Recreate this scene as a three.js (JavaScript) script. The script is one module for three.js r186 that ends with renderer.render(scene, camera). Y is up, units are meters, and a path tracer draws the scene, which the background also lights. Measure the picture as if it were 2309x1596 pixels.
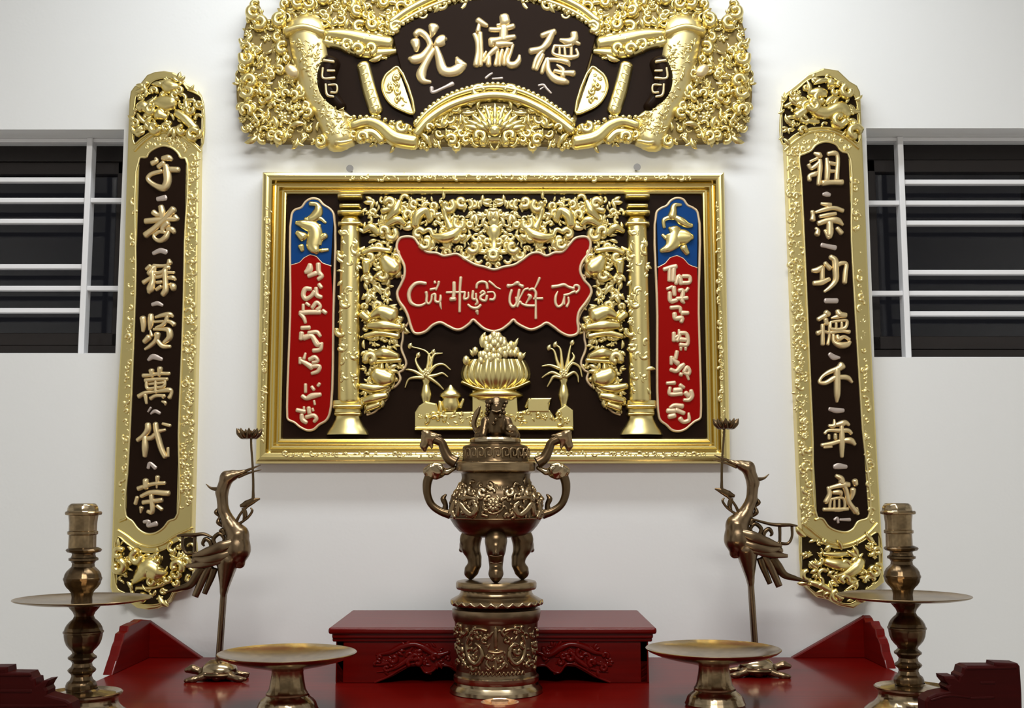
import * as THREE from 'three';
import { mergeGeometries, mergeVertices, toCreasedNormals } from 'three/addons/utils/BufferGeometryUtils.js';
import { RoundedBoxGeometry } from 'three/addons/geometries/RoundedBoxGeometry.js';
import { MarchingCubes } from 'three/addons/objects/MarchingCubes.js';
import { ImprovedNoise } from 'three/addons/math/ImprovedNoise.js';
import { RectAreaLightUniformsLib } from 'three/addons/lights/RectAreaLightUniformsLib.js';

// ---------------------------------------------------------------- camera, sky, lights, exposure
const W = 2309, H = 1596, F = 2657;                       // picture size and focal length in pixels
const TILT = 0.1151, WALL = 3.45, TABLE = 1.05, EYE = 1.522;   // upward tilt, distance to the wall z = 0, altar top, eye height
const scene = new THREE.Scene();
const camera = new THREE.PerspectiveCamera(2 * Math.atan(H / 2 / F) * 180 / Math.PI, W / H, 0.05, 60);
camera.position.set(0, EYE, WALL);
camera.rotation.set(TILT, 0, 0);
scene.background = new THREE.Color(0.004, 0.004, 0.005);  // night outside
const renderer = new THREE.WebGLRenderer({ antialias: true });
renderer.toneMapping = THREE.LinearToneMapping;
renderer.toneMappingExposure = 2.0;
renderer.shadowMap.enabled = true;
RectAreaLightUniformsLib.init();
const CEILING = 3.75;
const LAMPS = [   // x, z, width, depth, colour, intensity
  [0, 0.85, 1.8, 0.3, [0.88, 0.95, 1.0], 8.8],
  [0, 3.3, 1.6, 0.5, [1.0, 0.975, 0.925], 18.6],
];

// ---------------------------------------------------------------- pixel-to-place helpers (a point of the photograph on a plane of the room)
const ct = Math.cos(TILT), st = Math.sin(TILT);
function ray(px, py) { const a = (px - W / 2) / F, b = -(py - H / 2) / F; return [a, b * ct + st, b * st - ct]; }
function onWall(px, py, z = 0) { const d = ray(px, py), k = (z - WALL) / d[2]; return new THREE.Vector3(d[0] * k, EYE + d[1] * k, z); }
function onLevel(px, py, y = TABLE) { const d = ray(px, py), k = (y - EYE) / d[1]; return new THREE.Vector3(d[0] * k, y, WALL + d[2] * k); }
function onSide(px, py, x) { const d = ray(px, py), k = x / d[0]; return new THREE.Vector3(x, EYE + d[1] * k, WALL + d[2] * k); }
const perPixel = (py, z) => onWall(W / 2 + 1, py, z).x - onWall(W / 2, py, z).x;
const S = 0.00131;                                        // metres per pixel on the wall

// ---------------------------------------------------------------- random numbers, textures, materials
let seedValue = 7;
function rnd() { seedValue = (seedValue + 0x6d2b79f5) | 0; let t = Math.imul(seedValue ^ (seedValue >>> 15), 1 | seedValue); t = (t + Math.imul(t ^ (t >>> 7), 61 | t)) ^ t; return ((t ^ (t >>> 14)) >>> 0) / 4294967296; }
const noise = new ImprovedNoise();
function texture(n, f, srgb = true) {
  const data = new Uint8Array(n * n * 4);
  for (let y = 0; y < n; y++) for (let x = 0; x < n; x++) { const c = f(x / n, y / n), i = (y * n + x) * 4; for (let k = 0; k < 3; k++) data[i + k] = Math.max(0, Math.min(255, (Array.isArray(c) ? c[k] : c) * 255)); data[i + 3] = 255; }
  const t = new THREE.DataTexture(data, n, n); t.wrapS = t.wrapT = THREE.RepeatWrapping; t.magFilter = THREE.LinearFilter; t.minFilter = THREE.LinearFilter;
  if (srgb) t.colorSpace = THREE.SRGBColorSpace; t.needsUpdate = true; return t;
}
const tile = (u, v, f, z) => { const a = noise.noise(u * f, v * f, z), b = noise.noise((u - 1) * f, v * f, z), c = noise.noise(u * f, (v - 1) * f, z), d = noise.noise((u - 1) * f, (v - 1) * f, z); return (a * (1 - u) + b * u) * (1 - v) + (c * (1 - u) + d * u) * v; };
const plasterBump = texture(256, (u, v) => 0.5 + 0.25 * tile(u, v, 24, 1) + 0.2 * tile(u, v, 60, 4), false); plasterBump.repeat.set(2, 2);
const grain = texture(512, (u, v) => { const g = noise.noise(u * 3, v * 70, 3) * 0.5 + noise.noise(u * 9, v * 190, 8) * 0.3, k = 0.86 + 0.16 * g; return [k, k * 0.98, k * 0.97]; });
const lacquerRough = texture(256, (u, v) => 0.5 + 0.18 * noise.noise(u * 4, v * 30, 2), false);
const patina = texture(256, (u, v) => { const g = 0.85 + 0.25 * tile(u, v, 7, 2) + 0.14 * tile(u, v, 26, 6); return [g, g * 0.97, g * 0.92]; });
const std = (o) => new THREE.MeshStandardMaterial({ side: THREE.DoubleSide, ...o });
const glaze = (color, roughness, specularIntensity) => new THREE.MeshPhysicalMaterial({ color, roughness, specularIntensity, side: THREE.DoubleSide });
const lin = (r, g, b) => new THREE.Color().setRGB(r, g, b);
const M = {
  plaster: std({ color: lin(0.785, 0.79, 0.785), roughness: 0.85, bumpMap: plasterBump, bumpScale: 0.0006 }),
  darkPlaster: std({ color: lin(0.5, 0.49, 0.47), roughness: 0.85 }),
  ceiling: std({ color: lin(0.8, 0.8, 0.8), roughness: 0.9 }),
  tiles: std({ color: lin(0.52, 0.49, 0.45), roughness: 0.25 }),
  gold: std({ color: lin(0.8, 0.67, 0.29), metalness: 1, roughness: 0.31 }),
  frameGold: std({ color: lin(0.82, 0.67, 0.28), metalness: 1, roughness: 0.22 }),
  goldSoft: std({ color: lin(0.8, 0.68, 0.33), metalness: 0.92, roughness: 0.4 }),
  letter: std({ color: lin(0.78, 0.62, 0.34), metalness: 0.8, roughness: 0.36 }),
  caption: std({ color: lin(0.5, 0.42, 0.37), metalness: 0.5, roughness: 0.35 }),
  cream: std({ color: lin(0.72, 0.55, 0.35), metalness: 0.4, roughness: 0.4 }),
  black: glaze(lin(0.014, 0.007, 0.004), 0.35, 0.1),
  ground: glaze(lin(0.02, 0.012, 0.005), 0.5, 0.1),
  darkGold: std({ color: lin(0.2, 0.14, 0.04), metalness: 0.5, roughness: 0.5 }),
  red: glaze(lin(0.27, 0.003, 0.002), 0.45, 0.08),
  blue: glaze(lin(0.006, 0.045, 0.17), 0.45, 0.1),
  bronze: std({ color: lin(0.42, 0.32, 0.2), metalness: 1, roughness: 0.27, map: patina }),
  bronzeDark: std({ color: lin(0.19, 0.135, 0.082), metalness: 1, roughness: 0.3, map: patina }),
  statue: std({ color: lin(0.3, 0.225, 0.15), metalness: 1, roughness: 0.28, map: patina }),
  brass: std({ color: lin(0.56, 0.465, 0.325), metalness: 1, roughness: 0.2, map: patina }),
  copper: std({ color: lin(0.86, 0.5, 0.28), metalness: 0.9, roughness: 0.25 }),
  lacquer: new THREE.MeshPhysicalMaterial({ color: lin(0.15, 0.0022, 0.001), roughness: 0.5, specularIntensity: 0.06, clearcoat: 0.42, clearcoatRoughness: 0.12, map: grain, side: THREE.DoubleSide }),
  lacquerDark: new THREE.MeshPhysicalMaterial({ color: lin(0.036, 0.0014, 0.001), roughness: 0.5, specularIntensity: 0.12, clearcoat: 0.06, clearcoatRoughness: 0.3, map: grain, side: THREE.DoubleSide }),
  whiteMetal: std({ color: lin(0.88, 0.88, 0.9), roughness: 0.35 }),
  darkFrame: std({ color: lin(0.02, 0.015, 0.014), roughness: 0.4, metalness: 0.2 }),
  glass: new THREE.MeshPhysicalMaterial({ color: lin(0.9, 0.9, 0.9), roughness: 0.03, transmission: 1, thickness: 0, ior: 1.5, specularIntensity: 0.6, side: THREE.DoubleSide }),
  lamp: std({ color: lin(0.9, 0.9, 0.9), emissive: lin(1, 0.98, 0.95), emissiveIntensity: 3 }),
  screw: std({ color: lin(0.2, 0.19, 0.18), metalness: 0.3, roughness: 0.5 }),
};

// ---------------------------------------------------------------- naming
const taken = new Map();
function numbered(name) { const n = taken.get(name) ?? 0; taken.set(name, n + 1); return n ? name + '_' + String(n).padStart(3, '0') : name; }
function finish(m) { m.traverse((o) => { if (o.isMesh) { o.castShadow = true; o.receiveShadow = true; } }); return m; }
function thing(name, label, category, position = new THREE.Vector3(), group) {
  const g = new THREE.Group(); g.name = numbered(name); g.position.copy(position); g.userData = { label, category };
  if (group) g.userData.group = group;
  scene.add(g); return g;
}
function origin(o) { const p = new THREE.Vector3(); for (let q = o; q && q !== scene; q = q.parent) p.add(q.position); return p; }
function part(parent, name, geometry, material, extra) {   // geometry is given in room coordinates
  const p = origin(parent), g = Array.isArray(geometry) ? join(geometry) : geometry;
  g.translate(-p.x, -p.y, -p.z);
  const m = new THREE.Mesh(g, material); m.name = numbered(name); m.castShadow = m.receiveShadow = true;
  if (extra) Object.assign(m.userData, extra);
  parent.add(m); return m;
}
function struct(name, geometry, material) { const m = part(scene, name, geometry, material); m.userData.kind = 'structure'; return m; }
function join(list) {
  return mergeGeometries(list.map((g) => { const q = g.index ? g.toNonIndexed() : g.clone(); for (const k of Object.keys(q.attributes)) if (!['position', 'normal', 'uv'].includes(k)) q.deleteAttribute(k); if (!q.attributes.normal) q.computeVertexNormals(); if (!q.attributes.uv) q.setAttribute('uv', new THREE.BufferAttribute(new Float32Array(q.attributes.position.count * 2), 2)); return q; }));
}
function box(x0, x1, y0, y1, z0, z1, r = 0) {
  const g = r ? new RoundedBoxGeometry(x1 - x0, y1 - y0, z1 - z0, 2, r) : new THREE.BoxGeometry(x1 - x0, y1 - y0, z1 - z0);
  return g.translate((x0 + x1) / 2, (y0 + y1) / 2, (z0 + z1) / 2);
}

// ---------------------------------------------------------------- relief carving: shapes in wall pixels, heights in pixels, laid onto the plane z = zb
function lay(g, zb) {
  const q = g.index ? g.toNonIndexed() : g.clone(), p = q.attributes.position, smooth = g.userData.smooth;
  for (let i = 0; i < p.count; i++) { const v = onWall(p.getX(i), p.getY(i), zb); p.setXYZ(i, v.x, v.y, zb + p.getZ(i) * S); }
  for (const a of [p, q.attributes.uv]) if (a) for (let i = 0; i < a.count; i += 3) for (let k = 0; k < a.itemSize; k++) { const t = a.array[(i + 1) * a.itemSize + k]; a.array[(i + 1) * a.itemSize + k] = a.array[(i + 2) * a.itemSize + k]; a.array[(i + 2) * a.itemSize + k] = t; }
  q.deleteAttribute('normal');
  if (smooth) { const uv = q.attributes.uv; if (uv) q.deleteAttribute('uv'); const w = mergeVertices(q, 1e-6); w.computeVertexNormals(); const r = w.toNonIndexed(); r.setAttribute('uv', uv ?? new THREE.BufferAttribute(new Float32Array(r.attributes.position.count * 2), 2)); return r; }
  q.computeVertexNormals(); return q;
}
function nums(s) { return s.trim().split(/[\s,]+/).map(Number); }
function pairs(s) { const n = nums(s), r = []; for (let i = 0; i < n.length; i += 2) r.push([n[i], n[i + 1]]); return r; }
const mirrored = (pts, c = 1115) => pts.map(([x, ...r]) => [2 * c - x, ...r]);
function soft(pts, n = 4) { const c = new THREE.CatmullRomCurve3(pts.map((p) => new THREE.Vector3(p[0], p[1], 0)), true, 'centripetal'); return c.getPoints(pts.length * n).slice(0, -1).map((v) => [v.x, v.y]); }
function slab(pts, depth, bevel = 0, h0 = 0) {   // extruded outline, in pixels
  const sh = new THREE.Shape(pts.map((p) => new THREE.Vector2(p[0], p[1])));
  const g = new THREE.ExtrudeGeometry(sh, { depth: Math.max(0.01, depth - bevel), bevelEnabled: bevel > 0, bevelSize: bevel, bevelOffset: -bevel, bevelThickness: bevel, bevelSegments: 2, curveSegments: 4 });
  return g.translate(0, 0, h0);
}
function ribbon(pts, H = 6, steep = 0.55, closed = false, h0 = 0) {   // [x, y, width] list: a raised stroke with rounded ends
  const vs = pts.map((p) => new THREE.Vector3(p[0], p[1], p[2]));
  const c = new THREE.CatmullRomCurve3(vs, closed, 'centripetal'), n = Math.max(5, (vs.length - 1) * 5), q = c.getPoints(n);
  const len = [0]; for (let i = 1; i <= n; i++) len.push(len[i - 1] + Math.hypot(q[i].x - q[i - 1].x, q[i].y - q[i - 1].y));
  const rows = [], add = (x, y, tx, ty, w, hf) => rows.push([x, y, tx, ty, w, hf]);
  for (let i = 0; i <= n; i++) {
    const a = q[closed ? (i + n - 1) % n : Math.max(0, i - 1)], b = q[closed ? (i + 1) % n : Math.min(n, i + 1)], l = Math.hypot(b.x - a.x, b.y - a.y) || 1, tx = (b.x - a.x) / l, ty = (b.y - a.y) / l, w = Math.max(0.4, q[i].z / 2);
    if (i === 0 && !closed) for (const k of [0.98, 0.75, 0.4]) add(q[0].x - tx * w * k * 0.7, q[0].y - ty * w * k * 0.7, tx, ty, w * Math.sqrt(1 - k * k), Math.sqrt(1 - k * k));
    add(q[i].x, q[i].y, tx, ty, w, 1);
    if (i === n && !closed) for (const k of [0.4, 0.75, 0.98]) add(q[n].x + tx * w * k * 0.7, q[n].y + ty * w * k * 0.7, tx, ty, w * Math.sqrt(1 - k * k), Math.sqrt(1 - k * k));
  }
  const section = [[-1, -0.15], [-0.86, 0.55], [-0.45, 0.93], [0, 1], [0.45, 0.93], [0.86, 0.55], [1, -0.15]], m = section.length, pos = [], idx = [];
  for (const [x, y, tx, ty, w, hf] of rows) { const h = Math.min(H, w * 2 * steep) * hf; for (const [u, v] of section) pos.push(x - ty * w * u, y + tx * w * u, h0 + h * v); }
  for (let i = 0; i < rows.length - 1; i++) for (let j = 0; j < m - 1; j++) { const a = i * m + j; idx.push(a, a + 1, a + m, a + 1, a + m + 1, a + m); }
  const g = new THREE.BufferGeometry(); g.setAttribute('position', new THREE.Float32BufferAttribute(pos, 3)); g.setIndex(idx); g.userData.smooth = true; return g;
}
function strokes(text, crop, H = 7, grow = 1) {   // strokes traced in an enlarged view: "x y w x y w | ..." ; crop = [x0, y0, enlargement]
  return text.split('|').map((s) => { const n = nums(s), p = []; for (let i = 0; i < n.length; i += 3) p.push([crop[0] + n[i] / crop[2], crop[1] + n[i + 1] / crop[2], n[i + 2] / crop[2] * grow]); return ribbon(p, H); });
}
const inside = (x, y, poly) => { let r = false; for (let i = 0, j = poly.length - 1; i < poly.length; j = i++) { const [a, b] = poly[i], [c, d] = poly[j]; if ((b > y) !== (d > y) && x < (c - a) * (y - b) / (d - b) + a) r = !r; } return r; };
// motifs about one unit across: curled tendrils, leaves, blossoms, beads
function curl(turns, r0, r1, w) { const p = []; for (let i = 0; i <= 5; i++) { const t = i / 5, a = turns * Math.PI * 2 * t, r = r0 + (r1 - r0) * t; p.push([r * Math.cos(a), r * Math.sin(a), w * (1 - 0.45 * t)]); } return ribbon(p, 1, 0.75); }
function leaf(L, Wd, bend, hgt) {
  const pos = [], idx = [], n = 6, m = 5;
  for (let i = 0; i <= n; i++) { const t = i / n, a = bend * t, x = bend ? L * Math.sin(a) / bend : L * t, y = bend ? L * (1 - Math.cos(a)) / bend : 0, w = Wd / 2 * Math.pow(Math.sin(Math.PI * Math.min(0.999, 0.06 + 0.94 * t)), 0.7); for (let j = 0; j < m; j++) { const u = j / (m - 1) * 2 - 1; pos.push(x - Math.sin(a) * w * u, y + Math.cos(a) * w * u, hgt * (0.35 + 0.65 * Math.sin(Math.PI * t)) * (1 - u * u * 0.9) * (Math.abs(u) < 0.1 ? 0.72 : 1)); } }
  for (let i = 0; i < n; i++) for (let j = 0; j < m - 1; j++) { const a = i * m + j; idx.push(a, a + 1, a + m, a + 1, a + m + 1, a + m); }
  const g = new THREE.BufferGeometry(); g.setAttribute('position', new THREE.Float32BufferAttribute(pos, 3)); g.setIndex(idx); g.userData.smooth = true; return g;
}
function bead(r, k = 0.8) { const g = new THREE.SphereGeometry(r, 8, 4, 0, Math.PI * 2, 0, Math.PI / 2).rotateX(Math.PI / 2).scale(1, 1, k); g.userData.smooth = true; return g; }
function blossom(n, r) { const l = []; for (let i = 0; i < n; i++) l.push(leaf(r, r * 0.75, 0.3, r * 0.4).rotateZ(i * Math.PI * 2 / n)); l.push(bead(r * 0.3, 1.3)); return l; }
const MOTIFS = [[curl(0.8, 0.62, 0.3, 0.3)], [curl(-0.75, 0.65, 0.3, 0.28)], [curl(0.45, 0.7, 0.7, 0.3)], [curl(-0.4, 0.75, 0.6, 0.32)], [leaf(1.5, 0.62, 0.9, 0.35)], [leaf(1.5, 0.55, -1.1, 0.35)], [leaf(1.4, 0.7, 0.2, 0.4)], blossom(5, 0.7), [bead(0.3)], [leaf(1.2, 0.6, 0.5, 0.35), leaf(1.1, 0.55, -0.5, 0.35).rotateZ(1.1), leaf(1.0, 0.5, 0.3, 0.35).rotateZ(-1.1)]];
function stamp(list, x, y, size, angle, h0 = 0, hk = 1) { return list.map((g) => { const q = g.clone(); q.scale(size, size, size * hk).rotateZ(angle).translate(x, y, h0); q.userData.smooth = true; return q; }); }
function filigree(poly, { step = 13, size = 14, kinds = [0, 1, 2, 3, 4, 5, 6, 7, 9, 9, 4, 5], h0 = 0, lift = 6, hk = 1, seed = 1, holes = [], mirror = null } = {}) {
  seedValue = seed * 7919; const out = [];
  let x0 = 1e9, x1 = -1e9, y0 = 1e9, y1 = -1e9; for (const [x, y] of poly) { x0 = Math.min(x0, x); x1 = Math.max(x1, x); y0 = Math.min(y0, y); y1 = Math.max(y1, y); }
  for (let y = y0 + step / 2, row = 0; y < y1; y += step * 0.87, row++) for (let x = x0 + (row % 2 ? step / 2 : 0); x < x1; x += step) {
    const px = x + (rnd() - 0.5) * step * 0.6, py = y + (rnd() - 0.5) * step * 0.6, k = kinds[Math.floor(rnd() * kinds.length)], a = rnd() * 6.283, s = size * (0.7 + 0.65 * rnd()), h = h0 + lift * rnd();
    if (!inside(px, py, poly) || holes.some((q) => inside(px, py, q))) continue;
    const m = stamp(MOTIFS[k], px, py, s, a, h, hk);
    out.push(...m);
    if (mirror !== null) out.push(...m.map((g) => { const q = g.clone(); q.scale(-1, 1, 1).translate(2 * mirror, 0, 0); const ix = q.index.array; for (let i = 0; i < ix.length; i += 3) { const t = ix[i]; ix[i] = ix[i + 1]; ix[i + 1] = t; } q.userData.smooth = true; return q; }));
  }
  return out;
}
const laid = (list, zb) => join(list.flat(9).map((g) => lay(g, zb)));
function turned(cx, prof, { deep = 0.6, ribs = 0, ribDepth = 0.12, steps = 14, twist = 0, h0 = 0 } = {}) {   // half-round turned shape lying on the wall
  const pos = [], idx = [], n = prof.length, m = ribs ? Math.max(steps, ribs * 6) : steps;
  for (const [py, hw] of prof) for (let j = 0; j <= m; j++) { const a = Math.PI * j / m, k = ribs ? 1 - ribDepth * (1 - Math.abs(Math.sin(ribs * (a + twist * py)))) : 1; pos.push(cx - Math.cos(a) * hw, py, h0 + Math.sin(a) * hw * deep * k); }
  for (let i = 0; i < n - 1; i++) for (let j = 0; j < m; j++) { const a = i * (m + 1) + j; idx.push(a, a + m + 1, a + 1, a + 1, a + m + 1, a + m + 2); }
  const g = new THREE.BufferGeometry(); g.setAttribute('position', new THREE.Float32BufferAttribute(pos, 3)); g.setIndex(idx); g.userData.smooth = true; return g;
}
const rim = (pts, w, H = 5, h0 = 0) => ribbon(pts.map((p) => [p[0], p[1], w]), H, 0.8, true, h0);

// ---------------------------------------------------------------- round work: lathe, sweep, blob
function lathe(cx, cy, zc, prof, seg = 72, crease = 0.5) {   // [pixel row, half width in pixels] about the upright through (cx, cy) in the plane z = zc
  const x = onWall(cx, cy, zc).x, pts = prof.map(([py, hw]) => new THREE.Vector2(Math.max(0.0001, hw * perPixel(py, zc)), onWall(W / 2, py, zc).y));
  return toCreasedNormals(new THREE.LatheGeometry(pts, seg), crease).translate(x, 0, zc);
}
function sweep(points, radii, radial = 10, flat = 1, n = 0) {   // round bar of changing thickness; flat squeezes it across the sideways direction
  const c = new THREE.CatmullRomCurve3(points, false, 'centripetal'), N = n || Math.max(8, (points.length - 1) * 6), q = c.getPoints(N), pos = [], idx = [];
  const rAt = (t) => { const k = t * (radii.length - 1), i = Math.min(radii.length - 2, Math.floor(k)); return radii.length === 1 ? radii[0] : radii[i] + (radii[i + 1] - radii[i]) * (k - i); };
  let nrm = new THREE.Vector3(0, 0, 1);
  for (let i = 0; i <= N; i++) {
    const t = q[Math.min(N, i + 1)].clone().sub(q[Math.max(0, i - 1)]).normalize(); nrm.addScaledVector(t, -nrm.dot(t)); if (nrm.lengthSq() < 1e-6) nrm.set(1, 0, 0).addScaledVector(t, -t.x); nrm.normalize();
    const b = t.clone().cross(nrm), r = Math.max(1e-4, rAt(i / N));
    for (let j = 0; j < radial; j++) { const a = j / radial * Math.PI * 2, v = q[i].clone().addScaledVector(nrm, Math.cos(a) * r * flat).addScaledVector(b, Math.sin(a) * r); pos.push(v.x, v.y, v.z); }
  }
  const e0 = pos.length / 3; pos.push(q[0].x, q[0].y, q[0].z, q[N].x, q[N].y, q[N].z);
  for (let i = 0; i < N; i++) for (let j = 0; j < radial; j++) { const a = i * radial + j, b = i * radial + (j + 1) % radial; idx.push(a, b, a + radial, b, b + radial, a + radial); }
  for (let j = 0; j < radial; j++) { const k = (j + 1) % radial; idx.push(e0, k, j, e0 + 1, N * radial + j, N * radial + k); }
  const g = new THREE.BufferGeometry(); g.setAttribute('position', new THREE.Float32BufferAttribute(pos, 3)); g.setIndex(idx); g.computeVertexNormals(); return g;
}
function blob(bones, k, cell, zs = 1) {   // bones [ax, ay, az, ra, bx, by, bz, rb] joined by a smooth minimum into one skin
  const lo = new THREE.Vector3(1e9, 1e9, 1e9), hi = lo.clone().negate();
  for (const b of bones) for (const i of [0, 4]) { const v = new THREE.Vector3(b[i], b[i + 1], b[i + 2]), r = b[i + 3] + k + cell * 3; lo.min(v.clone().subScalar(r)); hi.max(v.clone().addScalar(r)); }
  const mid = lo.clone().add(hi).multiplyScalar(0.5), half = Math.max(hi.x - lo.x, hi.y - lo.y, hi.z - lo.z) / 2, n = Math.min(130, Math.ceil(2 * half / cell));
  const mc = new MarchingCubes(n, M.bronze, false, false, 120000); mc.isolation = 0;
  const h = n / 2, pre = bones.map((b) => { const dx = b[4] - b[0], dy = b[5] - b[1], dz = b[6] - b[2]; return [...b, dx, dy, dz, dx * dx + dy * dy + dz * dz || 1e-12]; });
  for (let z = 0; z < n; z++) for (let y = 0; y < n; y++) for (let x = 0; x < n; x++) {
    const X = mid.x + (x - h) / h * half, Y = mid.y + (y - h) / h * half, Z = mid.z + (z - h) / h * half; let d = 1e3;
    for (const b of pre) { const px = X - b[0], py = Y - b[1], pz = Z - b[2]; let t = (px * b[8] + py * b[9] + pz * b[10]) / b[11]; t = t < 0 ? 0 : t > 1 ? 1 : t; const e = Math.hypot(px - t * b[8], py - t * b[9], (pz - t * b[10]) / zs) - (b[3] + t * (b[7] - b[3])); const q = Math.max(k - Math.abs(d - e), 0) / k; d = Math.min(d, e) - q * q * k * 0.25; }
    mc.field[z * n * n + y * n + x] = -d;
  }
  mc.update();
  const c = mc.count, g = new THREE.BufferGeometry(), p = mc.positionArray.slice(0, c * 3);
  for (let i = 0; i < c; i++) { p[i * 3] = p[i * 3] * half + mid.x; p[i * 3 + 1] = p[i * 3 + 1] * half + mid.y; p[i * 3 + 2] = p[i * 3 + 2] * half + mid.z; }
  g.setAttribute('position', new THREE.BufferAttribute(p, 3)); const w = mergeVertices(g, cell * 0.02); w.computeVertexNormals(); return w;
}
const ball = (x, y, z, r, sx = 1, sy = 1, sz = 1, seg = 16) => new THREE.SphereGeometry(r, seg, Math.ceil(seg * 0.7)).scale(sx, sy, sz).translate(x, y, z);
const V = (x, y, z) => new THREE.Vector3(x, y, z);

// ================================================================ THE SETTING
const RX = 3.3, BZ = 6.4, T0 = 0.24;
const winL = { x1: onWall(270, 545).x, x0: onWall(270, 545).x - 1.15 }, winR = { x0: onWall(1962, 547).x, x1: onWall(1962, 547).x + 1.15 };
for (const w of [winL, winR]) { w.y1 = onWall(270, w === winL ? 292 : 289).y; w.y0 = onWall(262, w === winL ? 797 : 806).y; }
{
  const sh = new THREE.Shape([[-RX - T0, 0], [RX + T0, 0], [RX + T0, CEILING], [-RX - T0, CEILING]].map((p) => new THREE.Vector2(...p)));
  for (const w of [winL, winR]) sh.holes.push(new THREE.Path([[w.x0, w.y0], [w.x0, w.y1], [w.x1, w.y1], [w.x1, w.y0]].map((p) => new THREE.Vector2(...p))));
  struct('wall_back', new THREE.ExtrudeGeometry(sh, { depth: T0, bevelEnabled: false }).translate(0, 0, -T0), M.plaster);
  struct('wall_left', box(-RX - T0, -RX, 0, CEILING, 0, BZ), M.plaster);
  struct('wall_right', box(RX, RX + T0, 0, CEILING, 0, BZ), M.plaster);
  struct('wall_front', box(-RX - T0, RX + T0, 0, CEILING, BZ, BZ + T0), M.darkPlaster);
  struct('ceiling', box(-RX - T0, RX + T0, CEILING, CEILING + 0.2, -T0, BZ + T0), M.ceiling);
  struct('floor', box(-RX - T0, RX + T0, -0.2, 0, -T0, BZ + T0), M.tiles);
}
for (const [x, z, w, d, c, i] of LAMPS) {
  const t = thing('ceiling_light', z < 2 ? 'white rectangular ceiling panel light above the altar wall' : 'white rectangular ceiling panel light in the middle of the room', 'light', V(x, CEILING, z));
  part(t, 'housing', box(x - w / 2 - 0.03, x + w / 2 + 0.03, CEILING - 0.05, CEILING, z - d / 2 - 0.03, z + d / 2 + 0.03, 0.01), M.whiteMetal);
  part(t, 'diffuser', box(x - w / 2, x + w / 2, CEILING - 0.056, CEILING - 0.045, z - d / 2, z + d / 2), M.lamp);
  const l = new THREE.RectAreaLight(lin(...c), i, w, d); l.position.set(x, CEILING - 0.062, z); l.rotation.x = -Math.PI / 2; scene.add(l);
}
// barred windows: bars are flat white steel, the dark sash and its panes sit behind them near the outer face
function barredWindow(name, w, post, rows, through) {
  const g = new THREE.Group(); g.name = name; g.userData = { kind: 'structure' };
  g.position.set((w.x0 + w.x1) / 2, w.y0, 0); scene.add(g);
  const zb = -0.1, zp = -0.19, postX = onWall(post[0], post[1], zb).x, postX2 = w.x0 + w.x1 - postX;
  const slot = (x0, x1, y0, y1) => box(x0, x1, y0, y1, zb - 0.012, zb + 0.012, 0.003);
  const yAt = (py) => onWall(post[0], py, zb).y;
  part(g, 'grille_post', box(postX - 0.009, postX + 0.009, w.y0, w.y1, zb - 0.02, zb + 0.02, 0.003), M.whiteMetal);
  part(g, 'grille_post', box(postX2 - 0.009, postX2 + 0.009, w.y0, w.y1, zb - 0.02, zb + 0.02, 0.003), M.whiteMetal);
  rows.forEach((py) => { const y = yAt(py), all = through.includes(py); part(g, 'grille_bar', slot(all ? w.x0 : Math.min(postX, postX2), all ? w.x1 : Math.max(postX, postX2), y - 0.0075, y + 0.0075), M.whiteMetal); });
  part(g, 'grille_edge', slot(w.x0, w.x1, w.y0, w.y0 + 0.012), M.whiteMetal);
  part(g, 'grille_edge', slot(w.x0, w.x1, w.y1 - 0.012, w.y1), M.whiteMetal);
  part(g, 'grille_edge', slot(w.x0, w.x0 + 0.012, w.y0, w.y1), M.whiteMetal);
  part(g, 'grille_edge', slot(w.x1 - 0.012, w.x1, w.y0, w.y1), M.whiteMetal);
  const mid = (w.x0 + w.x1) / 2, fr = (x0, x1, y0, y1, z = zp) => box(x0, x1, y0, y1, z - 0.02, z + 0.02, 0.003);
  part(g, 'window_frame', [fr(w.x0, w.x1, w.y1 - 0.05, w.y1), fr(w.x0, w.x1, w.y0, w.y0 + 0.045), fr(w.x0, w.x0 + 0.035, w.y0, w.y1), fr(w.x1 - 0.035, w.x1, w.y0, w.y1)], M.darkFrame);
  for (const [a, b, k] of [[w.x0 + 0.035, mid + 0.025, 0.006], [mid - 0.025, w.x1 - 0.035, -0.006]]) {
    const sash = part(g, 'sash', [fr(a, a + 0.04, w.y0 + 0.045, w.y1 - 0.05, zp + k), fr(b - 0.04, b, w.y0 + 0.045, w.y1 - 0.05, zp + k), fr(a, b, w.y1 - 0.09, w.y1 - 0.05, zp + k), fr(a, b, w.y0 + 0.045, w.y0 + 0.085, zp + k)], M.darkFrame);
    part(sash, 'pane', box(a + 0.04, b - 0.04, w.y0 + 0.085, w.y1 - 0.09, zp + k - 0.002, zp + k + 0.002), M.glass);
  }
}
barredWindow('window_1', winL, [197, 560], [407, 453, 500, 602, 651, 701], [453, 651]);
barredWindow('window_2', winR, [2035, 560], [412, 459, 504, 615, 662, 708], [459, 662]);

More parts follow.
